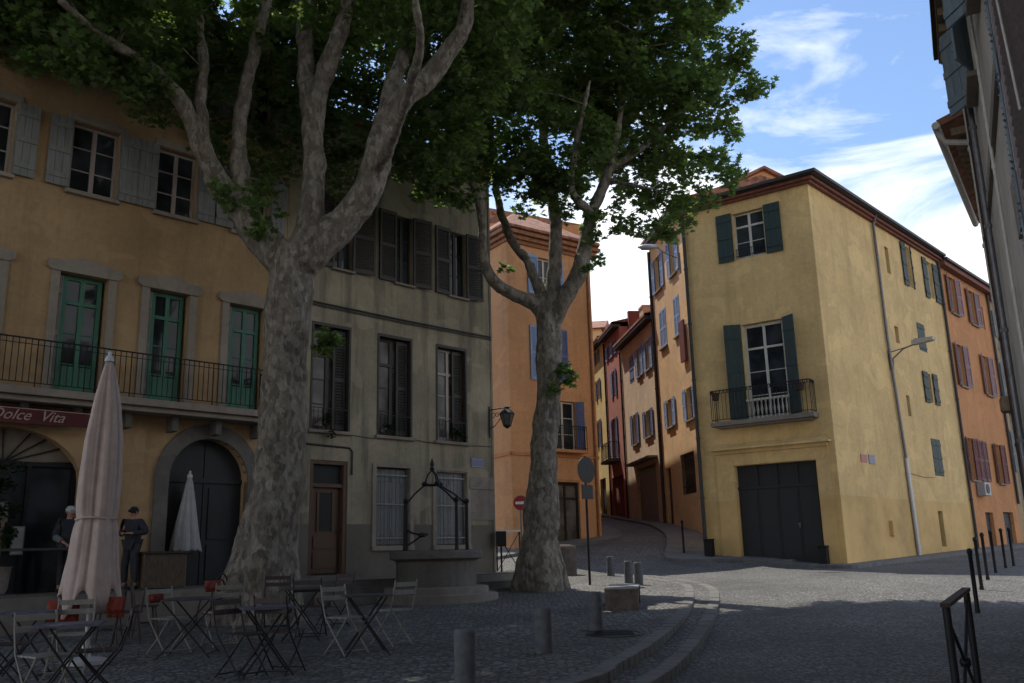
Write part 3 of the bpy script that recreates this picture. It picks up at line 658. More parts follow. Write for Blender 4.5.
window(R, f, 1.9, 3.2, 1.62, 4.18, 'iron', 1, 2, -.12, 'glassB', 3.6, 'door', .1)
m = MB(); m.box(f, 1.86, 3.24, .002, .05, 4.2, 4.3); m.build('lintel', 'orangeB', R)
pipe(R, [f.p(4.05, .06, 13.2), f.p(4.05, .06, 1.9)], .045, 'soffitB')

# ================================================================ ALLEY HOUSES (right side of the alley, facing left)
A = AL
def aw(u0, u1, z0, z1): return (u0, u1, z0, z1)
def afoot(m, u0, u1, z0, z1, dep=7): m.foot(xy(A.p(u0, -.34, 0), A.p(u1, -.34, 0), A.p(u1, -dep, 0), A.p(u0, -dep, 0)), z0, z1)
def aroof(R, u0, u1, z, rise=1.2, dep=7, over=.4):
    m = MB(); q = [A.p(u0, over, z), A.p(u1, over, z), A.p(u1, -dep / 2, z + rise), A.p(u0, -dep / 2, z + rise), A.p(u1, -dep, z), A.p(u0, -dep, z)]
    q += [p - Vector((0, 0, .12)) for p in q[:2]]
    m.add(q, [(0, 1, 2, 3), (3, 2, 4, 5), (0, 3, 5), (1, 4, 2), (0, 6, 7, 1)]); m.build('roof', 'tile', R)
    m = MB(); m.box(A, u0, u1, -.1, over - .03, z - .28, z - .122); m.build('eave', 'gutter', R)
# tan house
R = thing('tan_house', 'tall tan house with pale blue shutters, first on the right in the alley', 'house', A.p(2, -3, 2))
H = [aw(2.75, 3.75, 13.1, 14.7), aw(.45, 1.25, 13.1, 14.7), aw(2.5, 3.5, 10.4, 12.1), aw(.45, 1.25, 10.4, 12.1), aw(2.3, 3.1, 6.8, 8.0), aw(-.6, .3, 6.7, 8.0), aw(3.25, 4.1, 2.2, 5.1), aw(-.15, 1.75, 3.8, 5.45)]
m = MB(); wall(m, A, -.95, 4.58, 1.2, 15.4, H, .2); afoot(m, -.95, 4.58, 1.2, 15.4); m.build('wall', 'tan', R); aroof(R, -.95, 4.6, 15.75)
for a, b, z0, z1 in H[:2] + H[4:6]:
    window(R, A, a, b, z0, z1, 'white', 2); shutter(R, A, a - .42, a - .02, z0, z1, 'blue', 'louvre'); shutter(R, A, b + .02, b + .42, z0, z1, 'blue', 'louvre'); sill(R, A, a, b, z0, 'stone')
for a, b, z0, z1 in H[2:4]:
    c_ = (a + b) / 2; shutter(R, A, a, c_, z0, z1, 'blue', 'louvre', -.02); shutter(R, A, c_, b, z0, z1, 'blue', 'louvre', -.02); sill(R, A, a, b, z0, 'stone')
m = MB(); m.box(A, 3.26, 4.09, -.2, -.15, 2.2, 5.09); m.build('door', 'door', R)
m = MB(); m.box(A, -.14, 1.74, -.2, -.17, 3.81, 5.44); m.build('window_pane', 'glassB', R)
m = MB()
for k in range(15): u = -.1 + k * .13; m.tube([A.p(u, -.05, 3.82), A.p(u, -.05, 5.43)], .012, 4, False)
for z in (4.1, 5.2): m.box(A, -.15, 1.75, -.06, -.045, z, z + .03)
m.build('window_bars', 'iron', R)
m = MB(); m.box(A, -.28, .35, .05, .13, 9.1, 10.8); m.build('wall_box', 'maroon', R)
pipe(R, [A.p(4.42, .07, 15.3), A.p(4.42, .07, 2.3)], .07, 'gutter')
# beige house
R = thing('beige_house', 'low beige house with a grey garage door and tiled eave in the alley', 'house', A.p(8, -3, 3))
H = [aw(8.7, 9.55, 9.95, 11.35), aw(7.15, 7.75, 9.95, 11.35), aw(5.4, 6.1, 9.95, 11.35), aw(8.6, 9.4, 6.8, 8.3), aw(5.9, 6.9, 6.85, 8.1), aw(5.6, 9.3, 2.6, 5.55)]
m = MB(); wall(m, A, 4.6, 11.4, 1.8, 12.1, H, .2); afoot(m, 4.6, 11.4, 1.8, 12.1); m.build('wall', 'beige', R); aroof(R, 4.62, 11.4, 12.4, 1.0)
shutter(R, A, 8.7, 9.12, 9.97, 11.33, 'dblue', 'board', -.02); shutter(R, A, 9.13, 9.55, 9.97, 11.33, 'dblue', 'board', -.02)
for a, b, z0, z1 in H[1:3] + H[3:5]:
    window(R, A, a, b, z0, z1, 'white', 2); shutter(R, A, a - .42, a - .02, z0, z1, 'blue' if z0 > 9 else 'dblue', 'louvre'); shutter(R, A, b + .02, b + .42, z0, z1, 'blue' if z0 > 9 else 'dblue', 'louvre'); sill(R, A, a, b, z0, 'stone')
m = MB()
for k in range(14): m.box(A, 5.61, 9.29, -.2, -.16 + .012 * (k % 2), 2.6 + k * .205, 2.8 + k * .205)
m.build('garage_door', 'garage', R)
m = MB(); m.prism(A, [(5.2, 5.75), (9.8, 5.75), (9.8, 5.85), (5.2, 5.85)], .002, .45); m.build('canopy', 'stone', R)
for u, h in ((5.6, 1.3), (9.6, 1.2)):
    m = MB(); m.box(A, u, u + .75, -1.6, -.9, 12.5, 12.9 + h); m.box(A, u - .05, u + .8, -1.65, -.85, 12.9 + h, 13.0 + h); m.build('chimney', 'beige', R)
pipe(R, [A.p(11.3, .06, 12.0), A.p(11.3, .06, 3)], .05, 'gutter')
# red house
R = thing('red_house', 'narrow red house with small balcony beside the pale yellow house in the alley', 'house', A.p(13.4, -3, 3.3))
H = [aw(12.6, 13.1, 12.2, 13.0), aw(13.9, 14.4, 12.2, 13.0), aw(12.9, 13.5, 9.95, 11.4), aw(13.2, 14.2, 6.6, 8.8), aw(12.2, 14.9, 2.5, 5.6)]
m = MB(); wall(m, A, 11.42, 15.3, 2.0, 13.5, H, .2); afoot(m, 11.42, 15.3, 2.0, 13.5); m.build('wall', 'red', R); aroof(R, 11.42, 15.3, 13.75, .9)
for a, b, z0, z1 in H[:4]:
    window(R, A, a, b, z0, z1, 'white', 2); shutter(R, A, a - .4, a - .02, z0, z1, 'dblue', 'louvre'); shutter(R, A, b + .02, b + .4, z0, z1, 'blue', 'louvre')
m = MB(); m.box(A, 12.6, 14.9, 0, .6, 6.35, 6.5); b_ = m.build('balcony', 'darkstone', R); railing(b_, A, 12.62, 14.88, .56, 6.5, 7.4, .12)
m = MB(); m.box(A, 12.21, 14.89, -.2, -.15, 2.5, 5.59)
for k in range(8): m.box(A, 12.3 + k * .33, 12.33 + k * .33, -.15, -.13, 2.5, 5.5)
m.build('shop_door', 'redB', R)
m = MB(); m.box(A, 11.15, 11.41, -7, -.5, 12.2, 14.3); m.build('gable_wall', 'redB', R)
pipe(R, [A.p(15.2, .06, 13.4), A.p(15.2, .06, 3.2)], .05, 'gutter')
# yellow little house
R = thing('yellow_house', 'pale yellow house with slate blue shutters, furthest on the right in the alley', 'house', A.p(17.3, -3, 3.5))
H = [aw(17.1, 17.7, 12.7, 13.45), aw(17.1, 17.8, 10.5, 11.7), aw(17.4, 18.0, 7.7, 9.3), aw(16.6, 18.2, 2.7, 5.8)]
m = MB(); wall(m, A, 15.32, 20.5, 2.0, 13.6, H, .2); afoot(m, 15.32, 20.5, 2.0, 13.6); m.build('wall', 'yelB', R); aroof(R, 15.32, 20.5, 13.9, .9)
for a, b, z0, z1 in H[:3]:
    window(R, A, a, b, z0, z1, 'white', 2); shutter(R, A, a - .38, a - .02, z0, z1, 'dblue', 'louvre'); shutter(R, A, b + .02, b + .38, z0, z1, 'dblue', 'louvre')
m = MB(); m.box(A, 16.61, 18.19, -.2, -.15, 2.7, 5.79); m.build('door', 'ddoor', R)
# taller house closing the bend of the alley
R = thing('alley_end_house', 'orange-tan gabled house closing the far bend of the alley', 'house', (1.5, 66, 3))
fe = FR(-6, 64, 100); m = MB(); wall(m, fe, 0, 12.5, 2, 17.0, [(6, 7, 8, 10), (9.2, 10.2, 8, 10), (9.0, 10.2, 3.0, 5.4)], .2); m.foot(xy(fe.p(0, -.34, 0), fe.p(12.5, -.34, 0), fe.p(12.5, -8, 0), fe.p(0, -8, 0)), 2, 17.0); m.build('wall', 'tan', R)
m = MB(); q = [fe.p(-.3, .4, 17.0), fe.p(12.8, .4, 17.0), fe.p(12.8, -4, 18.6), fe.p(-.3, -4, 18.6), fe.p(12.8, -8, 17), fe.p(-.3, -8, 17)]; m.add(q, [(0, 1, 2, 3), (3, 2, 4, 5), (0, 3, 5), (1, 4, 2), (0, 5, 4, 1)]); m.build('roof', 'tile', R)
for a, z in ((6, 8), (9.2, 8)): window(R, fe, a, a + 1, z, z + 2, 'white', 3); shutter(R, fe, a - .5, a - .02, z, z + 2, 'dblue', 'louvre'); shutter(R, fe, a + 1.02, a + 1.5, z, z + 2, 'dblue', 'louvre')
m = MB(); m.box(fe, 9.02, 10.18, -.2, -.15, 3.0, 5.39); m.build('door', 'ddoor', R)

# ================================================================ YELLOW CORNER HOUSE
R = thing('corner_house', 'yellow corner house with dark green shutters, iron balcony and black garage door', 'house', (10.5, 32, 1))
f = FY; EZ_ = 13.45
H = [(1.9, 3.0, 11.33, 13.0), (1.9, 3.32, 5.74, 9.0), (1.25, 3.95, .95, 4.27)]
m = MB(); wall(m, f, 0, 4.6, .4, EZ_, H, .22)
r = FRr
HR = [(6.35, 6.72, 11.68, 12.75), (6.36, 6.73, 8.95, 9.6), (8.5, 9.0, 11.6, 13.3), (10.95, 11.5, 11.6, 13.2), (8.8, 9.65, 9.03, 10.18), (9.2, 9.6, 7.0, 8.15), (6.68, 7.0, 6.22, 7.0), (8.7, 9.7, 4.13, 5.55), (8.45, 8.95, 1.5, 2.8)]
wall(m, r, 0, 12.4, .4, EZ_, HR, .2)
m.foot(xy(f.p(.3, -.4, 0), f.p(4.35, -.4, 0), r.p(.3, -.36, 0), r.p(12.38, -.36, 0), r.p(12.38, -7.5, 0), r.p(9, -8.5, 0), f.p(0.9, -5, 0)), .4, EZ_)
m.quad(f.p(0, 0, .4), f.p(.9, -5, .4), f.p(.9, -5, EZ_), f.p(0, 0, EZ_)); m.build('wall', 'yellow', R)
m = MB(); o_ = .34; cor = lambda o, z: (r.p(-.0, 0, z) + (f.N + r.N) * o * 1.05)
def band(m, o0, o1, z0, z1, u_end=12.42, ul=-.15):
    P = [f.p(ul, o1, z0), cor(o1, z0) , r.p(u_end, o1, z0)]; Q = [f.p(ul, o0, z0), cor(o0, z0), r.p(u_end, o0, z0)]
    up = Vector((0, 0, z1 - z0)); vs = P + Q + [p + up for p in P] + [p + up for p in Q]
    m.add(vs, [(0, 1, 4, 3), (1, 2, 5, 4), (6, 7, 10, 9), (7, 8, 11, 10), (0, 1, 7, 6), (1, 2, 8, 7), (0, 3, 9, 6), (2, 5, 11, 8)])
band(m, -.1, .12, 13.42, 13.5); band(m, -.1, .22, 13.502, 13.6); m.build('eave', 'soffit', R)
m = MB(); band(m, .0, .34, 13.603, 13.64); band(m, .3, .40, 13.63, 13.73, 12.42, -.2); m.build('gutter', 'gutter', R)
m = MB(); P = [f.p(-.2, .36, 13.68), cor(.36, 13.68), r.p(12.42, .36, 13.68), r.p(12.42, -7.5, 13.68), f.p(.9, -5.2, 13.68)]; tp = [f.p(1.8, -3, 14.25), r.p(3.4, -3.4, 14.25), r.p(12.42, -3.8, 14.25)]
vs = P + tp; m.add(vs, [(0, 1, 6, 5), (1, 2, 7, 6), (2, 3, 7), (3, 4, 5, 6, 7), (4, 0, 5)]); m.build('roof', 'tile', R)
window(R, f, 1.9, 3.0, 11.35, 12.98, 'white', 2, transom=12.5); shutter(R, f, 1.3, 1.87, 11.3, 13.05, 'dgreen'); shutter(R, f, 3.03, 3.6, 11.3, 13.05, 'dgreen')
m = MB()
for z in (11.42, 11.66): m.box(f, 1.92, 2.98, .0, .02, z, z + .02)
for k in range(12): u = 1.95 + k * .092; m.tube([f.p(u, .01, 11.36), f.p(u, .01, 11.7)], .008, 4, False)
m.build('window_guard', 'iron', R)
window(R, f, 1.9, 3.32, 5.76, 8.98, 'white', 3, 2, -.17, 'glass', 8.15, 'balcony_door', .1)
shutter(R, f, 1.30, 1.88, 5.78, 9.02, 'dgreen', 'board', .03, 25, 'r'); shutter(R, f, 3.34, 3.85, 5.78, 9.02, 'dgreen', 'board', .03, 30, 'l')
m = MB(); m.box(f, .72, 4.2, -.02, .5, 5.58, 5.72); m.box(f, .9, 4.05, 0, .4, 5.52, 5.577); b_ = m.build('balcony', 'stone', R, .01)
railing(b_, f, .78, 4.14, .46, 5.72, 6.78, .13, rings=True)
m = MB()
for k in range(10): u = 1.98 + k * .14; m.lathe(f.p(u, .1, 5.75), [(.035, 0), (.02, .1), (.045, .3), (.02, .5), (.035, .6)], 8)
m.box(f, 1.9, 3.36, .05, .15, 6.35, 6.42); m.build('balustrade', 'white', b_)
for u in (.98, 3.86):
    m = MB(); c = f.p(u, .5, 6.45); m.lathe(c, [(.10, 0), (.14, .22), (.15, .24)], 12); pt = m.build('flower_pot', 'rust', b_)
m = MB(); P = [(.5, 4.80), (4.5, 4.80), (4.5, 4.86), (.5, 4.86)]; m.prism(f, P, .002, .28)
m.add([f.p(.5, .28, 4.862), f.p(4.5, .28, 4.862), f.p(4.3, .0, 5.02), f.p(.7, .0, 5.02)], [(0, 1, 2, 3)]); m.box(f, .62, 4.38, .002, .12, 4.68, 4.798); m.build('cornice', 'yellow', R)
m = MB(); m.box(f, .62, 1.22, .002, .05, .6, 4.676); m.box(f, 3.98, 4.4, .002, .05, .6, 4.676); m.box(f, 1.22, 3.98, .002, .05, 4.29, 4.676); m.build('door_surround', 'yellow', R)
m = MB()
for k in range(4): m.box(f, 1.27 + k * .668, 1.27 + k * .668 + .66, -.22, -.17, 1.1, 3.5)
for k in range(4): m.box(f, 1.33 + k * .668, 1.27 + k * .668 + .6, -.17, -.15, 1.3, 3.3)
m.box(f, 1.25, 3.95, -.2, -.13, 3.5, 3.58); m.box(f, 1.25, 3.95, -.23, -.21, 3.58, 4.27)
for k in range(1, 4): m.box(f, 1.23 + k * .668, 1.29 + k * .668, -.2, -.14, 3.58, 4.27)
gd = m.build('garage_door', 'ddoor', R); m = MB(); m.box(f, 3.2, 3.23, -.15, -.1, 2.2, 2.35); m.box(f, 3.16, 3.27, -.1, -.08, 2.31, 2.34); m.build('handle', 'pipe', gd)
m = MB(); m.foot(xy(f.p(1.25, -.2, 0), f.p(1.25, .12, 0), f.p(2.95, .12, 0), f.p(2.95, -.2, 0)), .6, 1.24); m.build('threshold', 'stone', R, .01)
def rsh(u0, u1, z0, z1, mat='dgreen', **k): shutter(R, r, u0, u1, z0, z1, mat, **k)
for h in HR:
    a, b, z0, z1 = h
    if b - a < .45 or z0 < 2: 
        m = MB(); m.box(r, a, b, -.2, -.17, z0, z1); m.build('window_pane', 'soffit' if z0 > 8 else 'glass', R)
    else: window(R, r, a, b, z0, z1, 'white', 2)
rsh(8.02, 8.48, 11.55, 13.35); rsh(9.02, 9.1, 11.55, 13.35); rsh(10.35, 10.8, 11.5, 13.25); rsh(11.55, 12.15, 11.5, 13.2)
rsh(8.8, 9.22, 9.03, 10.17, v=-.03); rsh(9.23, 9.65, 9.03, 10.17, v=-.03); rsh(8.65, 9.18, 6.95, 8.18); rsh(9.75, 10.25, 6.95, 8.2)
rsh(8.7, 9.19, 4.13, 5.54, v=-.02); rsh(9.2, 9.7, 4.13, 5.54, v=-.02)
pipe(R, [r.p(5.1, .33, 13.72), r.p(5.25, .09, 13.3), r.p(5.3, .08, 9), r.p(5.62, .08, 5.2), r.p(5.68, .08, 4.6)], .055, 'pipe'); pipe(R, [r.p(5.68, .08, 4.6), r.p(5.82, .08, 1.0)], .075, 'steel')
pipe(R, [r.p(12.28, .08, 13.6), r.p(12.32, .08, 1.3)], .06, 'gutter')
m = MB(); m.box(r, 1.85, 2.35, .002, .02, 4.26, 4.52); m.build('house_plate', 'signred', R); m = MB(); m.box(r, 2.5, 3.0, .002, .02, 4.24, 4.54); m.build('street_plate', 'signblue', R)
pipe(R, [f.p(.05, .08, 13.4), f.p(.05, .08, 1.3)], .06, 'gutter')
m = MB(); c = r.p(11.3, -1.5, 0); m.box(r, 10.6, 11.4, -1.8, -1.2, 14.2, 15.0); m.build('chimney', 'beige', R)
m = MB(); q = r.p(9, -2, 14.2); m.tube([q, q + Vector((0, 0, 1.6))], .02, 5)
for k in range(5): m.tube([q + Vector((-.3 + .02 * k, -.3, 1.2 + .07 * k)), q + Vector((.3 - .02 * k, .3, 1.2 + .07 * k))], .008, 4)
m.build('aerial', 'pipe', R)
m = MB(); m.tube([r.p(5.8, .02, 4.1), r.p(7.5, .02, 4.0), r.p(8.6, .02, 4.05)], .008, 4); m.build('wall_cable', 'gutter', R)
m = MB(); m.box(r, 3.6, 3.95, .002, .12, 1.9, 2.4); m.build('meter_box', 'yellow', R)
# house behind, its gable shows over the corner house roof
R = thing('rear_house', 'orange gabled house rising behind the yellow corner house roof', 'house', (11, 40, 1))
qa, qb, qc = at(722, 190, 40), at(797, 188, 40), at(763, 168, 40); wd = qb.x - qa.x; ez = qa.z; pk = qc.z - .14; px_ = qc.x - qa.x
fb = FR(qa.x, 40, 90); m = MB(); m.foot(xy(fb.p(0, 0, 0), fb.p(wd, 0, 0), fb.p(wd, -6, 0), fb.p(0, -6, 0)), 1, ez); m.prism(fb, [(0, ez), (wd, ez), (px_, pk)], 0, -6); m.build('wall', 'orange', R)
m = MB()
for s_ in (0, 1):
    a = [(-.2, ez - .08), (px_, pk + .02)] if s_ == 0 else [(px_, pk + .02), (wd + .2, ez - .08)]
    m.prism(fb, [a[0], a[1], (a[1][0], a[1][1] + .14), (a[0][0], a[0][1] + .14)], .25, -6.2)
m.build('roof', 'tile', R)

# street houses beyond the corner house
R = thing('salmon_house', 'salmon orange terraced house with mauve shutters next to the yellow corner house', 'house', r.p(16, -3, 1.1))
HH = [(13.45, 14.3, 11.4, 13.1), (16.1, 16.95, 11.35, 13.0), (13.3, 14.1, 8.15, 10.0), (16.85, 17.65, 8.15, 10.0), (12.95, 13.6, 4.15, 5.9), (16.8, 17.5, 4.15, 5.9), (14.15, 15.2, 1.0, 2.85), (16.7, 18.2, 1.0, 2.9), (18.0, 18.25, 11.4, 12.5)]
m = MB(); wall(m, r, 12.42, 19.1, .5, 13.3, HH, .2); m.foot(xy(r.p(12.42, -.34, 0), r.p(19.1, -.34, 0), r.p(19.1, -8, 0), r.p(12.42, -8, 0)), .5, 13.3); m.build('wall', 'orangeB', R)
m = MB(); m.box(r, 12.44, 19.1, -.1, .3, 13.3, 13.5); m.build('eave', 'soffit', R); m = MB(); m.box(r, 12.44, 19.15, .2, .42, 13.502, 13.62); m.build('gutter', 'gutter', R)
m = MB(); q = [r.p(12.44, .36, 13.6), r.p(19.1, .36, 13.6), r.p(19.1, -4, 15), r.p(12.44, -4, 15), r.p(19.1, -8, 13.6), r.p(12.44, -8, 13.6)]; m.add(q, [(0, 1, 2, 3), (3, 2, 4, 5), (0, 3, 5), (1, 4, 2)]); m.build('roof', 'tile', R)
for a, b, z0, z1 in HH[:6]:
    mt = 'maroon' if z0 < 5 else 'mauve'; window(R, r, a, b, z0, z1, 'lilac', 2); shutter(R, r, a - .42, a - .02, z0, z1, mt, 'louvre', .03, 12, 'r'); shutter(R, r, b + .02, b + .45, z0, z1, mt, 'louvre', .03, 12, 'l'); sill(R, r, a, b, z0, 'stone')
shutter(R, r, 14.3, 14.85, 4.15, 5.9, 'maroon', 'louvre'); shutter(R, r, 14.95, 15.5, 4.15, 5.9, 'maroon', 'louvre')
for a, b, z0, z1 in HH[6:8]: m = MB(); m.box(r, a, b, -.2, -.15, z0, z1); m.box(r, a, b, -.15, -.12, z1 - .5, z1 - .45); m.build('door', 'ddoor', R)
m = MB(); m.box(r, 18.0, 18.25, -.2, -.17, 11.4, 12.5); m.build('window_pane', 'glass', R)
pipe(R, [r.p(19.0, .08, 13.5), r.p(19.05, .08, 3.3)], .06, 'gutter')
m = MB(); m.box(r, 13.4, 14.2, .03, .35, 3.5, 4.05); ac = m.build('air_conditioner', 'ac', R, .02); m = MB(); m.lathe((0, 0, 0), [(.2, 0), (.2, .02)], 16)
vv = [r.p(13.75 + v[0], .352 + v[2], 3.78 + v[1]) for v in m.v]; m.v = [tuple(v) for v in vv]; m.build('fan_grille', 'iron', ac)
R = thing('far_ochre_house', 'ochre house with blue-grey shutters at the far right end of the street', 'house', r.p(23, -3, 1.2))
HH = [(20.0, 20.7, 8.2, 10.0), (20.0, 20.75, 4.8, 6.7), (22.9, 23.7, 4.8, 6.7), (22.9, 23.7, 8.2, 10), (20.2, 21.2, 1.0, 3.2), (20.0, 20.6, 11.3, 12.6)]
m = MB(); wall(m, r, 19.12, 30, .5, 13.1, HH, .2); m.foot(xy(r.p(19.12, -.34, 0), r.p(30, -.34, 0), r.p(30, -8, 0), r.p(19.12, -8, 0)), .5, 13.1); m.build('wall', 'ochre', R)
m = MB(); m.box(r, 19.16, 30, -.1, .35, 13.1, 13.3); m.build('eave', 'soffit', R); m = MB(); q = [r.p(19.16, .4, 13.32), r.p(30, .4, 13.32), r.p(30, -4, 14.7), r.p(19.16, -4, 14.7), r.p(30, -8, 13.3), r.p(19.16, -8, 13.3)]; m.add(q, [(0, 1, 2, 3), (3, 2, 4, 5), (0, 3, 5), (1, 4, 2)]); m.build('roof', 'tile', R)
for a, b, z0, z1 in HH[:4] + HH[5:]: window(R, r, a, b, z0, z1, 'lilac', 2); shutter(R, r, a - .42, a - .02, z0, z1, 'bluegrey', 'louvre'); shutter(R, r, b + .02, b + .45, z0, z1, 'bluegrey', 'louvre')
m = MB(); m.box(r, 20.2, 21.2, -.2, -.15, 1.0, 3.2); m.build('door', 'redB', R)

# ================================================================ RIGHT-HAND HOUSES (near, seen at a grazing angle)
co = Vector((14 * math.sin(rad(29.4)), 14 * math.cos(rad(29.4)), 0))
RB = FR(co.x, co.y, 206); R = thing('right_house', 'tall grey house with blue-grey shutters and pipes at the right edge of the street', 'house', RB.p(5, -3, .2))
HH = [(1.5, 2.3, 7.3, 8.5), (3.9, 4.7, 7.3, 8.5), (10.3, 11.2, 3.6, 5.3), (10.3, 11.2, 6.5, 8.2)]
m = MB(); wall(m, RB, 0, 13, -.6, 8.75, HH, .2); m.foot(xy(RB.p(0, -.34, 0), RB.p(13, -.34, 0), RB.p(13, -7, 0), RB.p(0, -7, 0)), -.6, 8.75); m.build('wall', 'greywall', R)
for a, b, z0, z1 in HH:
    window(R, RB, a, b, z0, z1, 'white', 3)
    if z0 > 5: shutter(R, RB, a - .5, a - .02, z0, z1, 'bluegrey', 'board', .04, 34, 'r'); shutter(R, RB, b + .02, b + .5, z0, z1, 'bluegrey', 'board', .04, 24, 'l')
    else: shutter(R, RB, a - .5, a - .02, z0, z1, 'bluegrey', 'louvre', .04, 15, 'r'); shutter(R, RB, b + .02, b + .5, z0, z1, 'bluegrey', 'louvre', .04, 15, 'l')
    sill(R, RB, a, b, z0, 'stone', d=.14)
m = MB(); m.box(RB, -.15, 13, -.1, .33, 8.75, 8.87)
for k in range(28): m.box(RB, .05 + k * .45, .15 + k * .45, .0, .31, 8.63, 8.749)
m.build('eave', 'wood', R)
m = MB(); m.box(RB, -.18, 13, .29, .39, 8.84, 8.94); m.build('gutter', 'rust', R)
m = MB(); q = [RB.p(-.15, .26, 8.9), RB.p(13, .26, 8.9), RB.p(13, -3.5, 10), RB.p(-.15, -3.5, 10), RB.p(13, -7, 8.9), RB.p(-.15, -7, 8.9)]; m.add(q, [(0, 1, 2, 3), (3, 2, 4, 5), (0, 3, 5), (1, 4, 2)]); m.build('roof', 'tile', R)
pipe(R, [RB.p(.08, .07, 8.7), RB.p(.08, .07, -.2)], .05, 'pipew'); pipe(R, [RB.p(.4, .08, 8.6), RB.p(.4, .08, 0)], .035, 'rust'); pipe(R, [RB.p(.95, .07, 8.6), RB.p(.95, .07, 0)], .04, 'pipe')
pipe(R, [RB.p(3.1, .05, 8.6), RB.p(3.1, .05, 0)], .02, 'pipew')
m = MB(); m.box(RB, 5.2, 5.6, .003, .1, 4.2, 4.7); m.box(RB, .0, 5.9, .003, .05, 5.95, 6.1); m.build('band_course', 'stone', R)
m = MB()
for k in range(60): m.add([RB.p(6.25, .05, 2.9 + k * .09), RB.p(9.5, .05, 2.9 + k * .09), RB.p(9.5, .11, 2.95 + k * .09), RB.p(6.25, .11, 2.95 + k * .09), RB.p(6.25, .05, 2.92 + k * .09), RB.p(9.5, .05, 2.92 + k * .09)], [(0, 1, 2, 3), (5, 4, 3, 2)])
m.box(RB, 6.19, 6.25, .01, .12, 2.8, 8.5); m.box(RB, 6.25, 9.5, .01, .048, 2.8, 8.5); m.build('slat_screen', 'mesh', R)
m = MB(); m.tube([RB.p(6.12, .13, 8.4), RB.p(6.12, .13, 2.9)], .012, 5)
for k in range(90): m.tube([RB.p(6.12, .13, 2.95 + k * .06), RB.p(6.12 + .03 * math.sin(k), .15, 2.97 + k * .06)], .009, 4, False)
m.build('cable_of_lights', 'bluegrey', R)
m = MB(); m.tube([RB.p(6.4, .14, 8.3), RB.p(7.0, .14, 5.5), RB.p(7.3, .14, 4.5)], .01, 5); m.build('hanging_cable', 'pipew', R)
m = MB(); m.box(RB, .12, .4, .08, .2, 3.3, 3.5); m.box(RB, .14, .38, .2, .215, 3.32, 3.48); m.build('wall_box', 'wood', R, .01)
for k, (u0, u1, h, mt, lb) in enumerate(((13.02, 21.5, 14.0, 'ochre', 'unseen tall ochre house added behind the viewpoint to cut sky light and reflections'), (21.52, 33, 12.5, 'orangeB', 'unseen salmon house added behind the viewpoint to block low sky from the square'))):  # houses out of view, added to block low sky and darken window reflections
    R = thing('unseen_street_house', lb, 'house', RB.p((u0 + u1) / 2, -3, .1))
    HH = [(u0 + 1.2 + j * 2.7, u0 + 2.2 + j * 2.7, z0, z0 + 1.8) for j in range(int((u1 - u0) / 2.7)) for z0 in (3.8, 7.0, 10.0)]
    m = MB(); wall(m, RB, u0, u1, -.7, h, HH, .2); m.foot(xy(RB.p(u0, -.34, 0), RB.p(u1, -.34, 0), RB.p(u1, -8, 0), RB.p(u0, -8, 0)), -.7, h); m.build('wall', mt, R)
    for a, b, z0, z1 in HH: window(R, RB, a, b, z0, z1, 'white', 3); shutter(R, RB, a - .5, a - .02, z0, z1, 'bluegrey'); shutter(R, RB, b + .02, b + .5, z0, z1, 'bluegrey')
    m = MB(); q = [RB.p(u0, .4, h), RB.p(u1, .4, h), RB.p(u1, -4, h + 1.4), RB.p(u0, -4, h + 1.4), RB.p(u1, -8, h), RB.p(u0, -8, h)]; m.add(q, [(0, 1, 2, 3), (3, 2, 4, 5), (0, 3, 5), (1, 4, 2)]); m.build('roof', 'tile', R)
# unseen left side of the alley, added tall to shade the opposite walls
AW = FR(3.35, 40.5, -7); R = thing('unseen_alley_house', 'unseen tall ochre house behind the orange house, added to shade the alley walls', 'house', (0, 48, 2))
HH = [(1.5 + j * 3, 2.5 + j * 3, z0, z0 + 1.7) for j in range(6) for z0 in (6, 9.4, 12.6)]


m = MB(); wall(m, AW, 0, 20, 1.5, 16.8, [], .2); m.foot(xy(AW.p(0, -.3, 0), AW.p(20, -.3, 0), AW.p(20, -9, 0), AW.p(0, -9, 0)), 1.5, 16.8); m.build('wall', 'orangeB', R)
for a, b, z0, z1 in HH: m = MB(); m.box(AW, a, b, .003, .03, z0, z1); m.build('shutter', 'blue', R)
m = MB(); q = [AW.p(0, .3, 16.8), AW.p(20, .3, 16.8), AW.p(20, -4.5, 17.6), AW.p(0, -4.5, 17.6), AW.p(20, -9, 16.8), AW.p(0, -9, 16.8)]; m.add(q, [(0, 1, 2, 3), (3, 2, 4, 5), (0, 3, 5), (1, 4, 2)]); m.build('roof', 'tile', R)
R = thing('right_rear_house', 'tiled house eave with rafters peeping past the grey house on the right', 'house', (9, 17, .6))
R2 = FR(9.85, 16.6, 212.4); m = MB(); wall(m, R2, 0, 4.9, .2, 7.9, []); m.foot(xy(R2.p(0, -.34, 0), R2.p(4.9, -.34, 0), R2.p(4.9, -6, 0), R2.p(0, -6, 0)), .2, 7.9); m.build('wall', 'greywall', R)
m = MB(); q = [R2.p(-.2, .62, 7.9), R2.p(5.0, .62, 7.9), R2.p(5.0, -3, 9.0), R2.p(-.2, -3, 9.0)]; q += [p - Vector((0, 0, .06)) for p in q]; m.add(q, [(0, 1, 2, 3), (7, 6, 5, 4), (0, 4, 5, 1), (1, 5, 6, 2), (3, 7, 4, 0)])
for k in range(26): c0, c1 = R2.p(-.1 + k * .2, .66, 7.93), R2.p(-.1 + k * .2, -1, 8.43); m.tube([c0, c1], .055, 6)
m.build('roof', 'tile', R)
m = MB()
for k in range(18): a = .0 + k * .28; m.prism(R2, [(a, 7.7), (a + .09, 7.7), (a + .09, 7.82), (a, 7.82)], .0, .5)
m.build('rafters', 'wood', R)
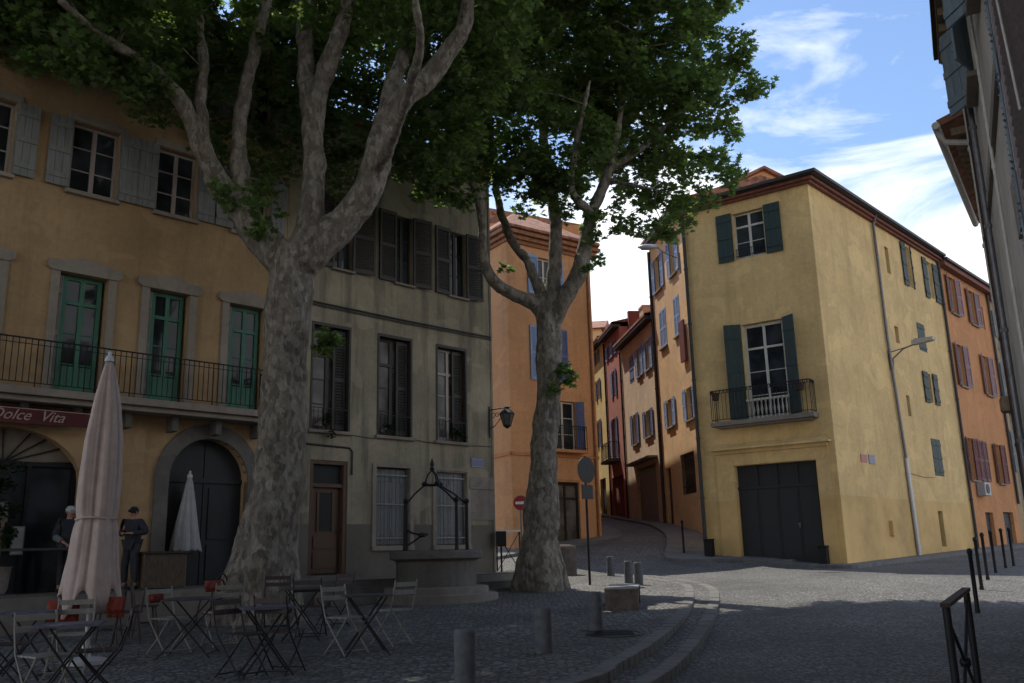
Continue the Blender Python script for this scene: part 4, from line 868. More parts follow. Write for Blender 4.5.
m = MB(); m.tube([R2.p(-.2, .68, 7.84), R2.p(5.05, .68, 7.84)], .06, 8); m.tube([R2.p(4.9, .68, 7.8), R2.p(4.85, .6, 7.62), R2.p(4.8, .12, 7.5), R2.p(4.8, .08, 7.3), R2.p(4.8, .08, .5)], .045, 8); m.build('gutter', 'pipew', R)

# ================================================================ TREES
def limb(m, pts, rs, n=12, k=5, wob=.18):
    P = catmull(pts, k); RR = []
    for i in range(len(pts) - 1):
        for j in range(k): t = j / k; RR.append(rs[i] * (1 - t) + rs[i + 1] * t)
    RR.append(rs[-1]); m.tube(P, RR, n, True, wob); return P
def leaf_mesh(name, blobs, mat, parent, dens, size, cl_r=.42, per=46, seed=1, droop=.35):
    rg = np.random.default_rng(seed); C = []; SR = []
    for (c, r_) in blobs:
        k = max(3, int(dens * r_ ** 2.3)); d = rg.normal(size=(k, 3)); d /= np.linalg.norm(d, axis=1)[:, None]
        rr = r_ * rg.uniform(.25, 1, k) ** .5; C.append(np.array(c)[None] + d * rr[:, None] * np.array([1, 1, .85])); SR.append(np.full(k, min(1., .25 + r_ * 1.3)))
    C = np.concatenate(C); k = len(C); cr = cl_r * rg.uniform(.5, 1.35, k) * (np.concatenate(SR) if cl_r > .2 else 1)
    cnt = (per * (cr / cl_r) ** 1.6).astype(int) + 4
    idx = np.repeat(np.arange(k), cnt); N = len(idx)
    d = rg.normal(size=(N, 3)); d /= np.linalg.norm(d, axis=1)[:, None]
    P = C[idx] + d * (cr[idx] * rg.uniform(.15, 1, N) ** .6)[:, None] * np.array([1, 1, .7])
    ang = rg.uniform(0, 2 * math.pi, N)
    nz = np.stack([rg.normal(0, .5, N), rg.normal(0, .5, N), np.ones(N)], 1); nz /= np.linalg.norm(nz, axis=1)[:, None]
    tx = np.stack([np.cos(ang), np.sin(ang), -droop * rg.uniform(0, 2, N)], 1); tx -= nz * (tx * nz).sum(1)[:, None]; tx /= np.linalg.norm(tx, axis=1)[:, None]
    ty = np.cross(nz, tx); s = size * rg.uniform(.6, 1.25, N)
    shape = np.array([(0, 0, 0), (.25, -.48, .06), (.42, -.2, 0), (.78, -.42, .08), (.68, -.1, 0), (1.08, 0, -.08), (.68, .1, 0), (.78, .42, .08), (.42, .2, 0), (.25, .48, .06)])
    nv = len(shape)
    V = P[:, None, :] + s[:, None, None] * (shape[None, :, 0, None] * tx[:, None] + shape[None, :, 1, None] * ty[:, None] + shape[None, :, 2, None] * nz[:, None])
    o = ORG[parent.name]; V = V.reshape(-1, 3) - np.array(o)
    me = bpy.data.meshes.new(name); me.vertices.add(N * nv); me.vertices.foreach_set('co', V.astype(np.float32).ravel())
    me.loops.add(N * nv); me.loops.foreach_set('vertex_index', np.arange(N * nv, dtype=np.int32))
    me.polygons.add(N); me.polygons.foreach_set('loop_start', (np.arange(N) * nv).astype(np.int32)); me.polygons.foreach_set('loop_total', np.full(N, nv, dtype=np.int32))
    me.materials.append(M[mat]); me.update(calc_edges=True); me.validate()
    ob = bpy.data.objects.new(name, me); COL.objects.link(ob); ORG[ob.name] = Vector(o); ob.parent = parent
    return ob, C
def twigs(parent, C, skel, k, seed, mat='bark'):
    rn = random.Random(seed); m = MB()
    S = [Vector(p) for p in skel]
    for i in rn.sample(range(len(C)), min(k, len(C))):
        c = Vector(C[i]); a = min(S, key=lambda q: (q - c).length + max(0, q.z - c.z) * .8)
        L = (a - c).length
        if L > 1.5 or rn.random() < .3: continue
        a = a + Vector((rn.uniform(-.04, .04), rn.uniform(-.04, .04), 0))
        mid = a.lerp(c, .5) + Vector((rn.uniform(-.35, .35), rn.uniform(-.35, .35), rn.uniform(-.1, .3))) * min(1, L)
        m.tube([a, mid, c], [.012 + .01 * L, .01 + .005 * L, .006], 5)
    tag(m.build('twigs', mat, parent), kind='stuff')

def P_(px, py, Y): return at(px, py, Y)
for k, (o, q) in enumerate(SILLP): leaf_mesh('foliage', [(tuple(q + Vector((0, 0, .26))), .14), (tuple(q + F_.N * .05 + Vector((.05, 0, .12 - .2 * (k == 2)))), .13)], 'ivy', o, 420, .07, .1, 22, 40 + k)
# --- big plane tree on the left
base = gp(267, 621); TY = base.y; RF = .80
T1 = thing('plane_tree', 'massive plane tree with forked patchy trunk in front of the ochre house', 'tree', base)
m = MB(); sk = []
def A1(pts, rs, **k): sk.extend(limb(m, [P_(*p) for p in pts], [q * RF for q in rs], **k))
A1([(266, 636, TY), (266, 618, TY), (267, 585, TY), (269, 545, TY), (273, 510, TY), (277, 470, TY), (282, 400, TY), (286, 340, TY), (290, 285, TY), (291, 245, TY)], [.98, .88, .74, .66, .60, .56, .50, .49, .54, .52], n=20, wob=.3)
RF = .96
for a in (75, 150, 215):
    d = Vector((math.cos(rad(a)), math.sin(rad(a)), 0)); m.tube([base + d * .3 + Vector((0, 0, 2.0)), base + d * .42 + Vector((0, 0, 1.1)), base + d * .58 + Vector((0, 0, .45)), base + d * .82 + Vector((0, 0, -.1))], [.16, .26, .32, .28], 10)
A1([(302, 262, TY), (325, 240, TY), (350, 215, TY), (368, 188, TY - .1), (378, 158, TY - .2), (385, 118, TY - .3)], [.4, .36, .33, .30, .29, .24])
A1([(385, 122, TY - .3), (405, 98, TY - .4), (425, 82, TY - .5), (450, 50, TY - .6), (466, 20, TY - .8), (470, -30, TY - 1), (480, -90, TY - 1.2)], [.26, .24, .21, .18, .15, .12, .08])
A1([(386, 120, TY - .3), (392, 88, TY - .2), (405, 55, TY), (420, 25, TY + .2), (425, -30, TY + .3), (430, -100, TY + .5)], [.2, .17, .15, .12, .1, .07])
A1([(300, 255, TY), (310, 225, TY), (314, 180, TY + .1), (313, 130, TY + .2), (312, 100, TY + .2)], [.36, .28, .235, .225, .28])
A1([(311, 105, TY + .2), (305, 50, TY + .3), (303, 0, TY + .4), (298, -70, TY + .5), (290, -150, TY + .6)], [.22, .17, .15, .11, .07])
A1([(314, 105, TY + .2), (332, 55, TY), (345, 15, TY - .1), (356, -40, TY - .3), (370, -120, TY - .4)], [.22, .18, .165, .12, .07])
A1([(284, 262, TY), (262, 238, TY), (243, 215, TY - .1), (220, 185, TY - .2), (203, 150, TY - .3), (190, 118, TY - .5), (168, 85, TY - .8), (140, 60, TY - 1.1), (100, 35, TY - 1.6), (60, 0, TY - 2.1)], [.4, .33, .27, .23, .2, .17, .14, .12, .09, .06])
A1([(204, 155, TY - .3), (200, 105, TY - .2), (203, 60, TY - .1), (195, 0, TY), (190, -60, TY)], [.16, .14, .12, .1, .07])
A1([(246, 222, TY), (240, 170, TY + .1), (240, 120, TY + .2), (252, 60, TY + .2), (268, 0, TY + .3), (275, -60, TY + .4)], [.22, .18, .15, .14, .11, .08])
A1([(375, 170, TY - .2), (388, 150, TY - .9), (400, 120, TY - 1.6), (412, 80, TY - 2.4), (420, 30, TY - 3.2), (400, -60, TY - 4)], [.14, .12, .1, .09, .07, .05])
tr = m.build('trunk', 'bark', T1)
rm = tr.modifiers.new('r', 'REMESH'); rm.mode = 'VOXEL'; rm.voxel_size = .038; rm.use_smooth_shade = True
def tex(n_, s): t = bpy.data.textures.new(n_, 'CLOUDS'); t.noise_scale = s; t.noise_depth = 3; return t
dm = tr.modifiers.new('d', 'DISPLACE'); dm.texture = tex('barkn', .45); dm.strength = .12; dm.mid_level = .5; dm.texture_coords = 'GLOBAL'
def blobs(L): return [(tuple(P_(a, b, y)), r_) for a, b, y, r_ in L]
B1 = blobs([(330, 40, 18.6, .9), (300, 90, 18.8, .8), (375, 90, 18.9, .7), (395, 120, 19.2, .6), (400, 160, 19.4, .6), (350, 155, 19.0, .5), (250, 30, 18, .8), (200, 45, 17.4, .6), (225, 70, 17.6, .5), (100, 15, 15.5, .8), (20, 5, 15, 1.0), (160, 60, 16, .5), (285, 150, 18.3, .6), (20, 30, 15, 1.0), (70, 15, 15.5, 1.1), (110, 45, 15, .9), (150, 30, 15.5, 1.0), (60, 55, 15, .6), (85, 75, 14.8, .35), (140, 85, 15.5, .55), (20, 55, 14.8, .35),
  (175, 100, 16.6, .6), (180, 50, 16.6, .75), (222, 110, 17.6, .7), (240, 165, 17.6, .6), (275, 200, 17.9, .5), (272, 125, 18.2, .8), (285, 65, 18.3, 1.0), (240, 60, 17.4, .7), (212, 150, 17.2, .4), (225, 195, 15.9, .3), (190, 85, 15.8, .35),
  (345, 60, 18.8, 1.1), (345, 130, 18.8, .9), (345, 180, 19.0, .65), (395, 40, 18.8, 1.1), (360, 10, 16.4, .5), (300, 25, 16.3, .4), (250, 45, 16.4, .35), (435, 100, 19.4, 1.2), (425, 155, 19.4, 1.0), (455, 130, 18, .95), (440, 30, 16.5, 1.3), (470, 70, 17, 1.0), (480, 20, 16.5, 1.3),
  (325, 15, 18.6, 1.1), (275, 5, 18.6, .9), (380, -10, 19.6, 1.3), (335, 95, 19, .7), (262, 212, 15.5, .24), (243, 195, 15.6, .2), (327, 335, TY - .3, .13), (320, 348, TY - .3, .12), (333, 345, TY - .25, .1), (258, 235, TY - .6, .25),
  (185, 10, 16.8, .6), (150, 70, 15.6, .5), (215, 20, 17.2, .6), (160, -30, 16, 1.4), (60, -30, 15, 1.5)])
top1 = [((x, y, z + 2.2), r_) for x, y, z, r_ in ((-8, 14, 14.5, 2.4), (-5.5, 15, 16, 3.0), (-3, 14.5, 16.2, 3.0), (-1, 15.5, 15.5, 2.6), (-5, 19, 16, 2.8), (-2, 18.5, 16.5, 2.8), (-7, 11, 14, 2.3), (-4, 11, 15, 2.6), (-1, 12, 15, 2.4), (-4, 15.5, 19, 3.2), (-3.4, 20.8, 14.5, 2.3), (-5.5, 21.5, 15, 2.3), (-6.8, 17.8, 15, 2.3), (-8, 15.5, 15, 2.2))]  # crown above the view, leaf masses placed to shade the paving
cr1, C1 = leaf_mesh('crown', B1, 'leaf', T1, 24, .165, .34, 44, 3)
t1, Ct1 = leaf_mesh('upper_shade_crown', top1, 'leaf', T1, 4, .34, .9, 34, 4)
twigs(T1, C1, sk, 150, 5)
# --- slimmer plane tree in the middle
base2 = gp(541, 590); Y2 = base2.y
T2 = thing('plane_tree', 'slimmer plane tree leaning slightly, with leaf tufts on its trunk, before the orange house', 'tree', base2)
m = MB(); sk = []
A1([(539, 600, Y2), (540, 588, Y2), (540, 570, Y2), (540, 545, Y2), (541, 510, Y2), (542, 480, Y2), (545, 440, Y2), (548, 400, Y2), (549, 350, Y2), (548, 312, Y2)], [.72, .6, .5, .45, .4, .36, .33, .31, .30, .32], n=18, wob=.3)
for a in (20, 110, 200, 280):
    d = Vector((math.cos(rad(a)), math.sin(rad(a)), 0)); m.tube([base2 + d * .26 + Vector((0, 0, 1.1)), base2 + d * .4 + Vector((0, 0, .4)), base2 + d * .6 + Vector((0, 0, -.1))], [.2, .25, .2], 10)
A1([(546, 318, Y2), (535, 304, Y2), (512, 294, Y2 - .2), (494, 281, Y2 - .4), (484, 258, Y2 - .6), (482, 225, Y2 - .8), (478, 195, Y2 - 1), (462, 165, Y2 - 1.2), (452, 130, Y2 - 1.2)], [.24, .2, .17, .15, .13, .11, .1, .08, .06])
A1([(547, 305, Y2), (537, 285, Y2 + .2), (528, 262, Y2 + .4), (512, 240, Y2 + .6), (500, 208, Y2 + .8), (494, 170, Y2 + 1), (490, 120, Y2 + 1), (500, 60, Y2 + 1)], [.2, .15, .13, .12, .11, .09, .07, .05])
A1([(549, 312, Y2), (554, 275, Y2), (556, 235, Y2), (552, 195, Y2 + .1), (545, 150, Y2 + .2), (540, 90, Y2 + .3), (545, 20, Y2 + .3), (550, -60, Y2)], [.25, .2, .18, .16, .13, .1, .08, .05])
A1([(552, 320, Y2), (566, 296, Y2 - .2), (579, 272, Y2 - .3), (584, 250, Y2 - .3), (591, 215, Y2 - .3), (602, 190, Y2 - .4), (614, 150, Y2 - .5), (625, 90, Y2 - .6), (640, 20, Y2 - .6)], [.28, .25, .22, .2, .17, .15, .11, .08, .05])
A1([(592, 215, Y2 - .3), (572, 190, Y2 - 1), (577, 140, Y2 - 1.5), (590, 80, Y2 - 2)], [.13, .1, .08, .05])
A1([(608, 170, Y2 - .4), (640, 150, Y2 - .5), (672, 120, Y2 - .4), (700, 90, Y2)], [.1, .08, .06, .04])
A1([(606, 180, Y2 - .4), (632, 185, Y2 - .9), (656, 190, Y2 - 1.2)], [.08, .06, .04])
tr = m.build('trunk', 'bark', T2)
rm = tr.modifiers.new('r', 'REMESH'); rm.mode = 'VOXEL'; rm.voxel_size = .04; rm.use_smooth_shade = True
dm = tr.modifiers.new('d', 'DISPLACE'); dm.texture = tex('barkn2', .35); dm.strength = .09; dm.mid_level = .5; dm.texture_coords = 'GLOBAL'
B2 = blobs([(600, 205, 21.6, .5), (572, 212, 21.3, .36), (625, 212, 21.5, .5), (540, 202, 21.3, .38), (596, 236, 21.2, .26), (515, 190, 21.2, .45), (660, 212, 21.6, .5), (675, 230, 21.6, .3), (430, 190, 20.4, .45), (470, 200, 20.6, .3), (620, 110, 22.5, 1.0), (655, 145, 22, .8), (570, 110, 22, 1.0), (530, 150, 21.6, .8), (430, 175, 20.4, .7), (480, 130, 20.8, .9), (505, 80, 21, 1.0), (685, 165, 22, .6), (560, 175, 21.3, .55), (640, 205, 21.6, .45), (690, 95, 21.2, .8), (610, 60, 21.5, 1.0), (690, 60, 22, 1.5), (735, 85, 21.8, .72), (745, 60, 21.6, .45), (755, 92, 21.5, .35), (700, 130, 22, 1.2), (735, 130, 21.8, .45), (670, 195, 22, .85), (715, 170, 21.5, .75), (640, 170, 22, .9), (600, 140, 22.5, 1.2), (560, 150, 21, 1.3), (505, 120, 21, 1.5), (525, 190, 21.5, .6), (450, 150, 20.5, 1.1), (455, 185, 20.5, .55), (490, 165, 21, .8),
  (590, 70, 23, 1.8), (640, 90, 22, 1.5), (655, 10, 22, 1.7), (700, 0, 22, 1.1), (540, 60, 22, 1.8), (500, 40, 21, 1.6), (450, 90, 20, 1.1), (600, 0, 22, 1.8), (575, 195, 21, .45), (595, 222, 21.4, .28), (612, 232, 21.4, .2), (648, 228, 21.5, .42), (680, 222, 21.6, .45), (700, 200, 21.6, .4), (600, 262, 21, .13), (588, 270, 21, .12),
  (618, 198, 21.6, .45), (508, 268, 21.3, .1), (560, 368, Y2 - .25, .14), (566, 382, Y2 - .25, .15), (552, 392, Y2 - .35, .13), (572, 376, Y2 - .2, .09)])
top2 = [((x, y, z + 2.6), r_) for x, y, z, r_ in ((.5, 20.5, 17, 3), (2.8, 20.5, 16.6, 2.7), (-1.2, 20, 17, 2.8), (1.5, 17.5, 16.2, 2.6), (4, 18, 15.7, 2.2), (3.6, 22, 17, 2.4), (1.2, 21, 19.8, 3.2), (-1, 16.5, 15.8, 2.2), (3.0, 15.5, 15.3, 2.1), (1.0, 14.3, 15.2, 2.4), (4.6, 15.6, 15.3, 2.3), (-1.8, 18, 15.5, 2.5), (-3.4, 18, 16, 2.2), (2.6, 12.6, 15.4, 2.1), (5.6, 13.4, 15.6, 2.2), (0, 22.3, 14.6, 2.2), (-1.6, 21.6, 14.4, 2.0), (1.9, 22.3, 15.2, 2.2))]  # unseen upper leaf masses, positioned to keep sun off the foreground
cr2, C2 = leaf_mesh('crown', B2, 'leaf', T2, 21, .175, .38, 48, 7)
t2, Ct2 = leaf_mesh('upper_shade_crown', top2, 'leaf', T2, 6, .34, .9, 36, 8)
twigs(T2, C2, sk, 170, 9)

T3 = thing('plane_tree', 'unseen big plane tree added left of the viewpoint to shade the square', 'tree', (-8.2, 6.2, .2))  # out-of-view tree, added to hold sky light off the left facades
m = MB(); b3 = Vector((-8.2, 6.2, .2)); sk = []
sk += limb(m, [b3 + Vector(v) for v in ((0, 0, -.2), (.05, 0, .6), (.1, .05, 2.5), (.15, .1, 5), (.2, .1, 6.8))], [1.0, .75, .55, .5, .52], n=16, wob=.3)
for v in ((3.5, 1, 6), (2.5, -3, 6.5), (-2.5, 1.5, 6), (.5, 3.5, 6.5), (1, 0, 8), (-1.5, -3, 6.3)):
    v = Vector(v); q = b3 + Vector((.2, .1, 6.4)); sk += limb(m, [q, q + v * .3 + Vector((0, 0, .2)), q + v * .65, q + v], [.34, .26, .17, .07], n=10)
m.build('trunk', 'bark', T3)
top3 = [((x, y, z), q_) for x, y, z, q_ in ((-8, 6, 15, 3.2), (-4.6, 7, 13.6, 2.7), (-2, 8, 14, 2.5), (-5.5, 3, 13.5, 2.8), (-10.5, 8, 13.5, 2.8), (-8, 10, 13.3, 2.6), (-1.5, 4, 14, 2.6), (-10, 3, 13.5, 2.6), (1.2, 6.5, 14.2, 2.4), (1.5, 10, 14.6, 2.4), (4, 9.5, 15, 2.2))]
leaf_mesh('crown', top3, 'leaf', T3, 3.2, .40, .9, 34, 14)

# ================================================================ THE WELL
c = gp(434, 602); WX, WY = c.x, c.y + .55; gz = sq_z(WX, WY)
Wl = thing('stone_well', 'round stone well with a stepped base and wrought iron pulley frame', 'well', (WX, WY, gz))
m = MB(); m.lathe((WX, WY, gz - .1), [(1.32, 0), (1.32, .22), (1.28, .24), (1.12, .24), (1.12, .36), (1.08, .38), (.9, .38)], 28, False); m.build('base', 'terr', Wl)
m = MB(); prof = [(.86, .2), (.86, .80), (.90, .82), (1.0, .85), (1.0, .99), (.97, 1.02), (.70, 1.02), (.70, .8)]
m.lathe((WX, WY, gz), prof, 28, False); m.build('curb', 'darkstone', Wl, .02)
ZT = gz + 1.02; cen = Vector((WX, WY, 0)); m = MB()
posts = [Vector((-.62, -.28, 0)), Vector((.48, -.5, 0)), Vector((.66, .22, 0)), Vector((-.35, .62, 0))]
top = Vector((-.08, 0, 0))
for i, p in enumerate(posts[:3]):
    q = cen + p; m.tube([q + Vector((0, 0, ZT - .05)), q + Vector((0, 0, ZT + .15)), q + Vector((0, 0, ZT + 1.0))], [.05, .036, .032] if i else [.07, .055, .05], 8)
    m.ball(q + Vector((0, 0, ZT + 1.05)), .06, .06, .06, 8)
    t_ = cen + top + p.normalized() * .17
    m.tube([q + Vector((0, 0, ZT + .98)), q.lerp(t_, .45) + Vector((0, 0, ZT + 1.2)), t_ + Vector((0, 0, ZT + 1.40))], .02, 6)
    m.ball(t_ + Vector((0, 0, ZT + 1.42)), .07, .07, .06, 8)
    m.tube([t_ + Vector((0, 0, ZT + 1.42)), cen + top + p.normalized() * .1 + Vector((0, 0, ZT + 1.62)), cen + top + Vector((0, 0, ZT + 1.74))], .018, 6)
m.tube([cen + top + Vector((.17 * math.cos(a), .17 * math.sin(a), ZT + 1.40)) for a in [k * math.pi / 6 for k in range(13)]], .018, 6)
m.lathe(cen + top + Vector((0, 0, ZT + 1.70)), [(.02, 0), (.06, .05), (.03, .1), (.05, .15), (.01, .28)], 8)
m.build('iron_frame', 'iron', Wl)
m = MB(); q = cen + posts[0] + Vector((.02, -.02, ZT))
m.tube([q + Vector((0, 0, .45)), q + Vector((.1, -.02, .38)), q + Vector((.3, -.05, .33)), q + Vector((.46, -.06, .34))], .022, 6); m.tube([q + Vector((0, 0, .1)), q + Vector((.16, -.03, .2)), q + Vector((.3, -.05, .3))], .018, 6)
m.lathe(q + Vector((.34, -.06, .28)), [(.06, 0), (.09, .04), (.06, .09)], 10); m.build('pump_handle', 'iron', Wl)

# ================================================================ STREET FURNITURE
def on_sq(px, py): p = gp(px, py); return Vector((p.x, p.y, sq_z(p.x, p.y)))
def bollard_mesh():
    m = MB(); m.lathe((0, 0, 0), [(.108, -.15), (.108, .50), (.104, .53), (.088, .545)], 22); o = m.build('stone_bollard', 'bstone', None, 0); return o
bo = bollard_mesh(); G = 'grey stone bollards on the square'
for i, (px, py, lb) in enumerate(((465, 686, 'grey stone bollard nearest the camera, cut by the lower picture edge'), (544, 653, 'grey stone bollard second nearest, between the nearest one and the sign pole'), (596, 630, 'grey stone bollard beside the dark drain cover and stone bench'),
    (611, 576, 'grey stone bollard standing furthest back, just right of the sign pole'), (629, 583, 'grey stone bollard behind the bench, left of the touching pair'), (639, 585, 'grey stone bollard right behind the bench, right of the touching pair'))):
    o = bo if i == 0 else dup(bo, None or (0, 0, 0)); p = on_sq(px, py); o.location = p; o.rotation_euler = (0, 0, i * 1.3); tag(o, lb, 'bollard', G)
# low stone stump behind the slim tree
p = on_sq(563, 575); m = MB(); m.lathe(p, [(.42, -.1), (.42, .7), (.40, .84), (.2, .88)], 16); tag(m.build('stone_block', 'bench', None, 0, p), 'low round dark stone block behind the slim plane tree', 'stone block')
# stone bench
a_, b_, c_ = on_sq(608, 611), on_sq(637, 611), gp(642, 589, .42)
Bn = thing('stone_bench', 'rough stone block bench with a pale slab top near the kerb', 'bench', on_sq(622, 608))
ax = (b_ - a_); ax.z = 0; L = ax.length; ax.normalize(); fb2 = FR(0, 0, 90); fb2.o = Vector((a_.x, a_.y, 0)); fb2.X = ax; fb2.N = Vector((ax.y, -ax.x, 0)); z0 = a_.z
fb2.X = Matrix.Rotation(rad(5), 3, 'Z') @ fb2.X; fb2.N = Vector((fb2.X.y, -fb2.X.x, 0))
m = MB(); m.prism(fb2, [(0, z0 - .1), (L * .98, z0 - .1), (L, z0 + .36), (-.02, z0 + .36)], 0, -1.5); m.build('block', 'bench', Bn, .03)
m = MB(); m.box(fb2, -.03, L + .03, -1.53, .03, z0 + .362, z0 + .405); m.build('slab', 'benchtop', Bn, .015)
# drain cover
p = on_sq(615, 634); m = MB(); m.lathe((0, 0, 0), [(.42, -.03), (.42, .012), (.36, .014), (.355, .006), (.0, .006)], 32, False)
for k in range(7): m.box(WORLD, -.26, .26, -.235 + k * .07, -.21 + k * .07, .006, .014)
dc = m.build('drain_cover', 'iron', None, 0); dc.location = p; dc.rotation_euler = (math.atan(.035), 0, 0); tag(dc, 'round dark cast iron drain cover in the cobbles', 'drain cover')
# sign pole (seen from behind)
p = on_sq(590, 585); S = thing('road_sign', 'dark road sign on a pole seen from behind, round plate above a square plate', 'sign', p)
m = MB(); m.tube([p, p + Vector((0, 0, 3.2))], .032, 8); m.build('pole', 'iron', S)
m = MB()
for k in range(24):
    pass
def disc(m, c, r_, nrm, th=.02, n=28, sx=1):
    nrm = nrm.normalized(); t = Vector((0, 0, 1)).cross(nrm).normalized(); b = Vector((0, 0, 1))
    A_ = [c + (t * math.cos(2 * math.pi * k / n) * sx + b * math.sin(2 * math.pi * k / n)) * r_ for k in range(n)]; B_ = [q + nrm * th for q in A_]
    m.add(A_ + B_, [tuple(range(n)), tuple(range(2 * n - 1, n - 1, -1))] + [(k, (k + 1) % n, n + (k + 1) % n, n + k) for k in range(n)])
zz = at(588, 470, p.y).z; m = MB(); nv = Vector((.72, -.69, 0)); disc(m, Vector((p.x, p.y, zz)) + nv * .03 - Vector((0, 0, 0)), .34, nv, .015); m.build('round_plate', 'iron', S)
zz = at(588, 492, p.y).z; t_ = Vector((0, 0, 1)).cross(nv).normalized(); m = MB(); q = Vector((p.x, p.y, zz)) + nv * .035
fq = FR(0, 0, 0); fq.o = Vector((q.x, q.y, 0)); fq.X = Vector((-nv.y, nv.x, 0)); fq.N = nv; m.box(fq, -.22, .22, 0, .015, zz - .18, zz + .18); m.build('square_plate', 'iron', S)
# no entry sign behind the tree
pz = at(522, 556, 27.5); p = Vector((pz.x, 27.5, road_z(pz.x, 27.5))); S = thing('no_entry_sign', 'small red no-entry sign on a thin pole left of the slim plane tree', 'sign', p)
zc = at(519, 503, 27.5).z; m = MB(); m.tube([p, (p.x, p.y, zc + .1)], .03, 8); m.build('pole', 'pipe', S)
m = MB(); disc(m, Vector((p.x, p.y - .05, zc)), .22, Vector((0, -1, 0)), .015); dsc = m.build('plate', 'signred', S)
m = MB(); m.box(WORLD, p.x - .16, p.x + .16, -(p.y - .068), -(p.y - .076), zc - .04, zc + .04); m.build('white_bar', 'signwhite', dsc)
# street barrier beside the grey house
bY = 25.6; a_ = at(497, 556, bY); b_ = at(520, 556, bY); S = thing('street_barrier', 'low metal crowd barrier with a pale top bar beside the grey house corner', 'barrier', (a_.x, bY, sq_z(0, bY)))
zt = at(505, 532, bY).z; zb = .035 * bY; m = MB()
for x in (a_.x, b_.x): m.tube([(x, bY, zb), (x, bY, zt)], .025, 6, False)
m.tube([(a_.x, bY, zb + .25), (b_.x, bY, zb + .25)], .018, 6); m.tube([(a_.x, bY, zb + .25), (b_.x, bY, zt)], .012, 5); m.tube([(b_.x, bY, zb + .25), (a_.x, bY, zt)], .012, 5)
m.build('frame', 'iron', S); m = MB(); m.box(WORLD, a_.x - .03, b_.x + .03, -(bY + .04), -(bY - .04), zt, zt + .05); m.build('top_bar', 'signwhite', S)
p = at(492, 548, 24.6); m = MB(); q = Vector((p.x + .25, 24.4, .035 * 24.4)); m.box(WORLD, q.x - .14, q.x + .14, -q.y - .1, -q.y + .1, q.z + .95, q.z + 1.35); m.tube([q, q + Vector((0, 0, .95))], .03, 6); tag(m.build('litter_bin', 'iron', None, .02, q), 'small dark litter bin on a post by the grey house corner', 'litter bin')
# guard stones in front of the garage
for i, (u, lb) in enumerate(((.28, 'dark square guard post left of the black garage door'), (4.0, 'dark square guard post right of the black garage door'))):
    q = f.p(u, .28, 0); f_ = FY; q = FY.p(u, .3, 0); z = road_z(q.x, q.y) + .1
    if i == 0:
        m = MB(); m.box(FY, u - .13, u + .13, .17, .43, z - .1, z + .5); m.box(FY, u - .145, u + .145, .155, .445, z + .5, z + .55); gs = m.build('guard_post', 'iron', None, .015, (q.x, q.y, z)); tag(gs, lb, 'post', 'guard posts of the garage')
    else: o = gs.copy(); COL.objects.link(o); o.location = (q.x, q.y, z); tag(o, lb, 'post', 'guard posts of the garage')
# black posts
def post_at(px, yb, ht, Y=None, lb='', grp=None, z_=None, src=[None]):
    d = ray(px, yb); best = None
    y = 8.0
    while y < 60:
        t = y / d.y; q = EYEV + d * t
        if q.z <= road_z(q.x, q.y) + (z_ or 0): best = q; break
        y += .05
    if src[0] is None:
        m = MB(); m.lathe((0, 0, 0), [(.045, -.1), (.045, .05), (.038, .08), (.036, .98), (.05, 1.0), (.05, 1.04), (.03, 1.08)], 10); src[0] = m.build('street_post', 'iron'); o = src[0]
    else: o = src[0].copy(); COL.objects.link(o)
    o.location = (best.x, best.y, road_z(best.x, best.y) + (z_ or 0)); o.scale = (1, 1, ht); tag(o, lb, 'post', grp); return best
GP = 'black street posts along the right kerb'
for px, yb, ht, lb in ((978, 613, 1.0, 'black iron post closest to the railing on the right kerb'), (982, 590, 1.0, 'black iron post just behind the one closest to the railing'), (988, 580, 1.0, 'third black iron post back from the railing'), (996, 573, 1.0, 'fourth black iron post back from the railing'), (1006, 568, 1.0, 'fifth black iron post back from the railing'), (1014, 566, 1.0, 'black iron post furthest right along the kerb')):
    post_at(px, yb, ht, lb=lb, grp=GP)
post_at(684, 553, 1.0, lb='black iron post on the pavement at the alley mouth', z_=.1)
# railing lower right
zt = -.22 + 1.0
def rp(px, py, Y): q = at(px, py, Y); return Vector((q.x, q.y, 0))
Y0, Y1 = 7.3, 8.8; A0, A1_ = rp(946, 607, Y0), rp(966, 591, Y1); za, zb = road_z(A0.x, Y0), road_z(A1_.x, Y1)
ta, tb = at(946, 607, Y0).z, at(966, 591, Y1).z
Rl = thing('hand_railing', 'black metal railing with a wooden-brown top bar at lower right', 'railing', (A0.x, A0.y, za))
m = MB(); m.tube([(A0.x, A0.y, za - .1), (A0.x, A0.y, ta)], .032, 8); m.tube([(A1_.x, A1_.y, zb - .1), (A1_.x, A1_.y, tb)], .032, 8)
m.tube([(A0.x, A0.y, ta - .08), (A1_.x, A1_.y, zb + .12)], .015, 6); m.tube([(A1_.x, A1_.y, tb - .08), (A0.x, A0.y, za + .12)], .015, 6); m.tube([(A0.x, A0.y, za + .12), (A1_.x, A1_.y, zb + .12)], .015, 6)
md = (A0 + A1_) / 2; m.ball((md.x, md.y, (ta + tb + za + zb) / 4 + .02), .05, .05, .05, 8); m.build('frame', 'iron', Rl)
d_ = (A1_ - A0).normalized(); fr3 = FR(0, 0, 0); fr3.o = Vector((A0.x, A0.y, 0)); fr3.X = d_; fr3.N = Vector((d_.y, -d_.x, 0)); LL = (A1_ - A0).length
m = MB(); vs = []
for u, z in ((-.06, ta), (LL + .06, tb)):
    for v, dz in ((-.035, 0), (.035, 0), (.035, .03), (-.035, .03)): vs.append(fr3.p(u, v, z + dz))
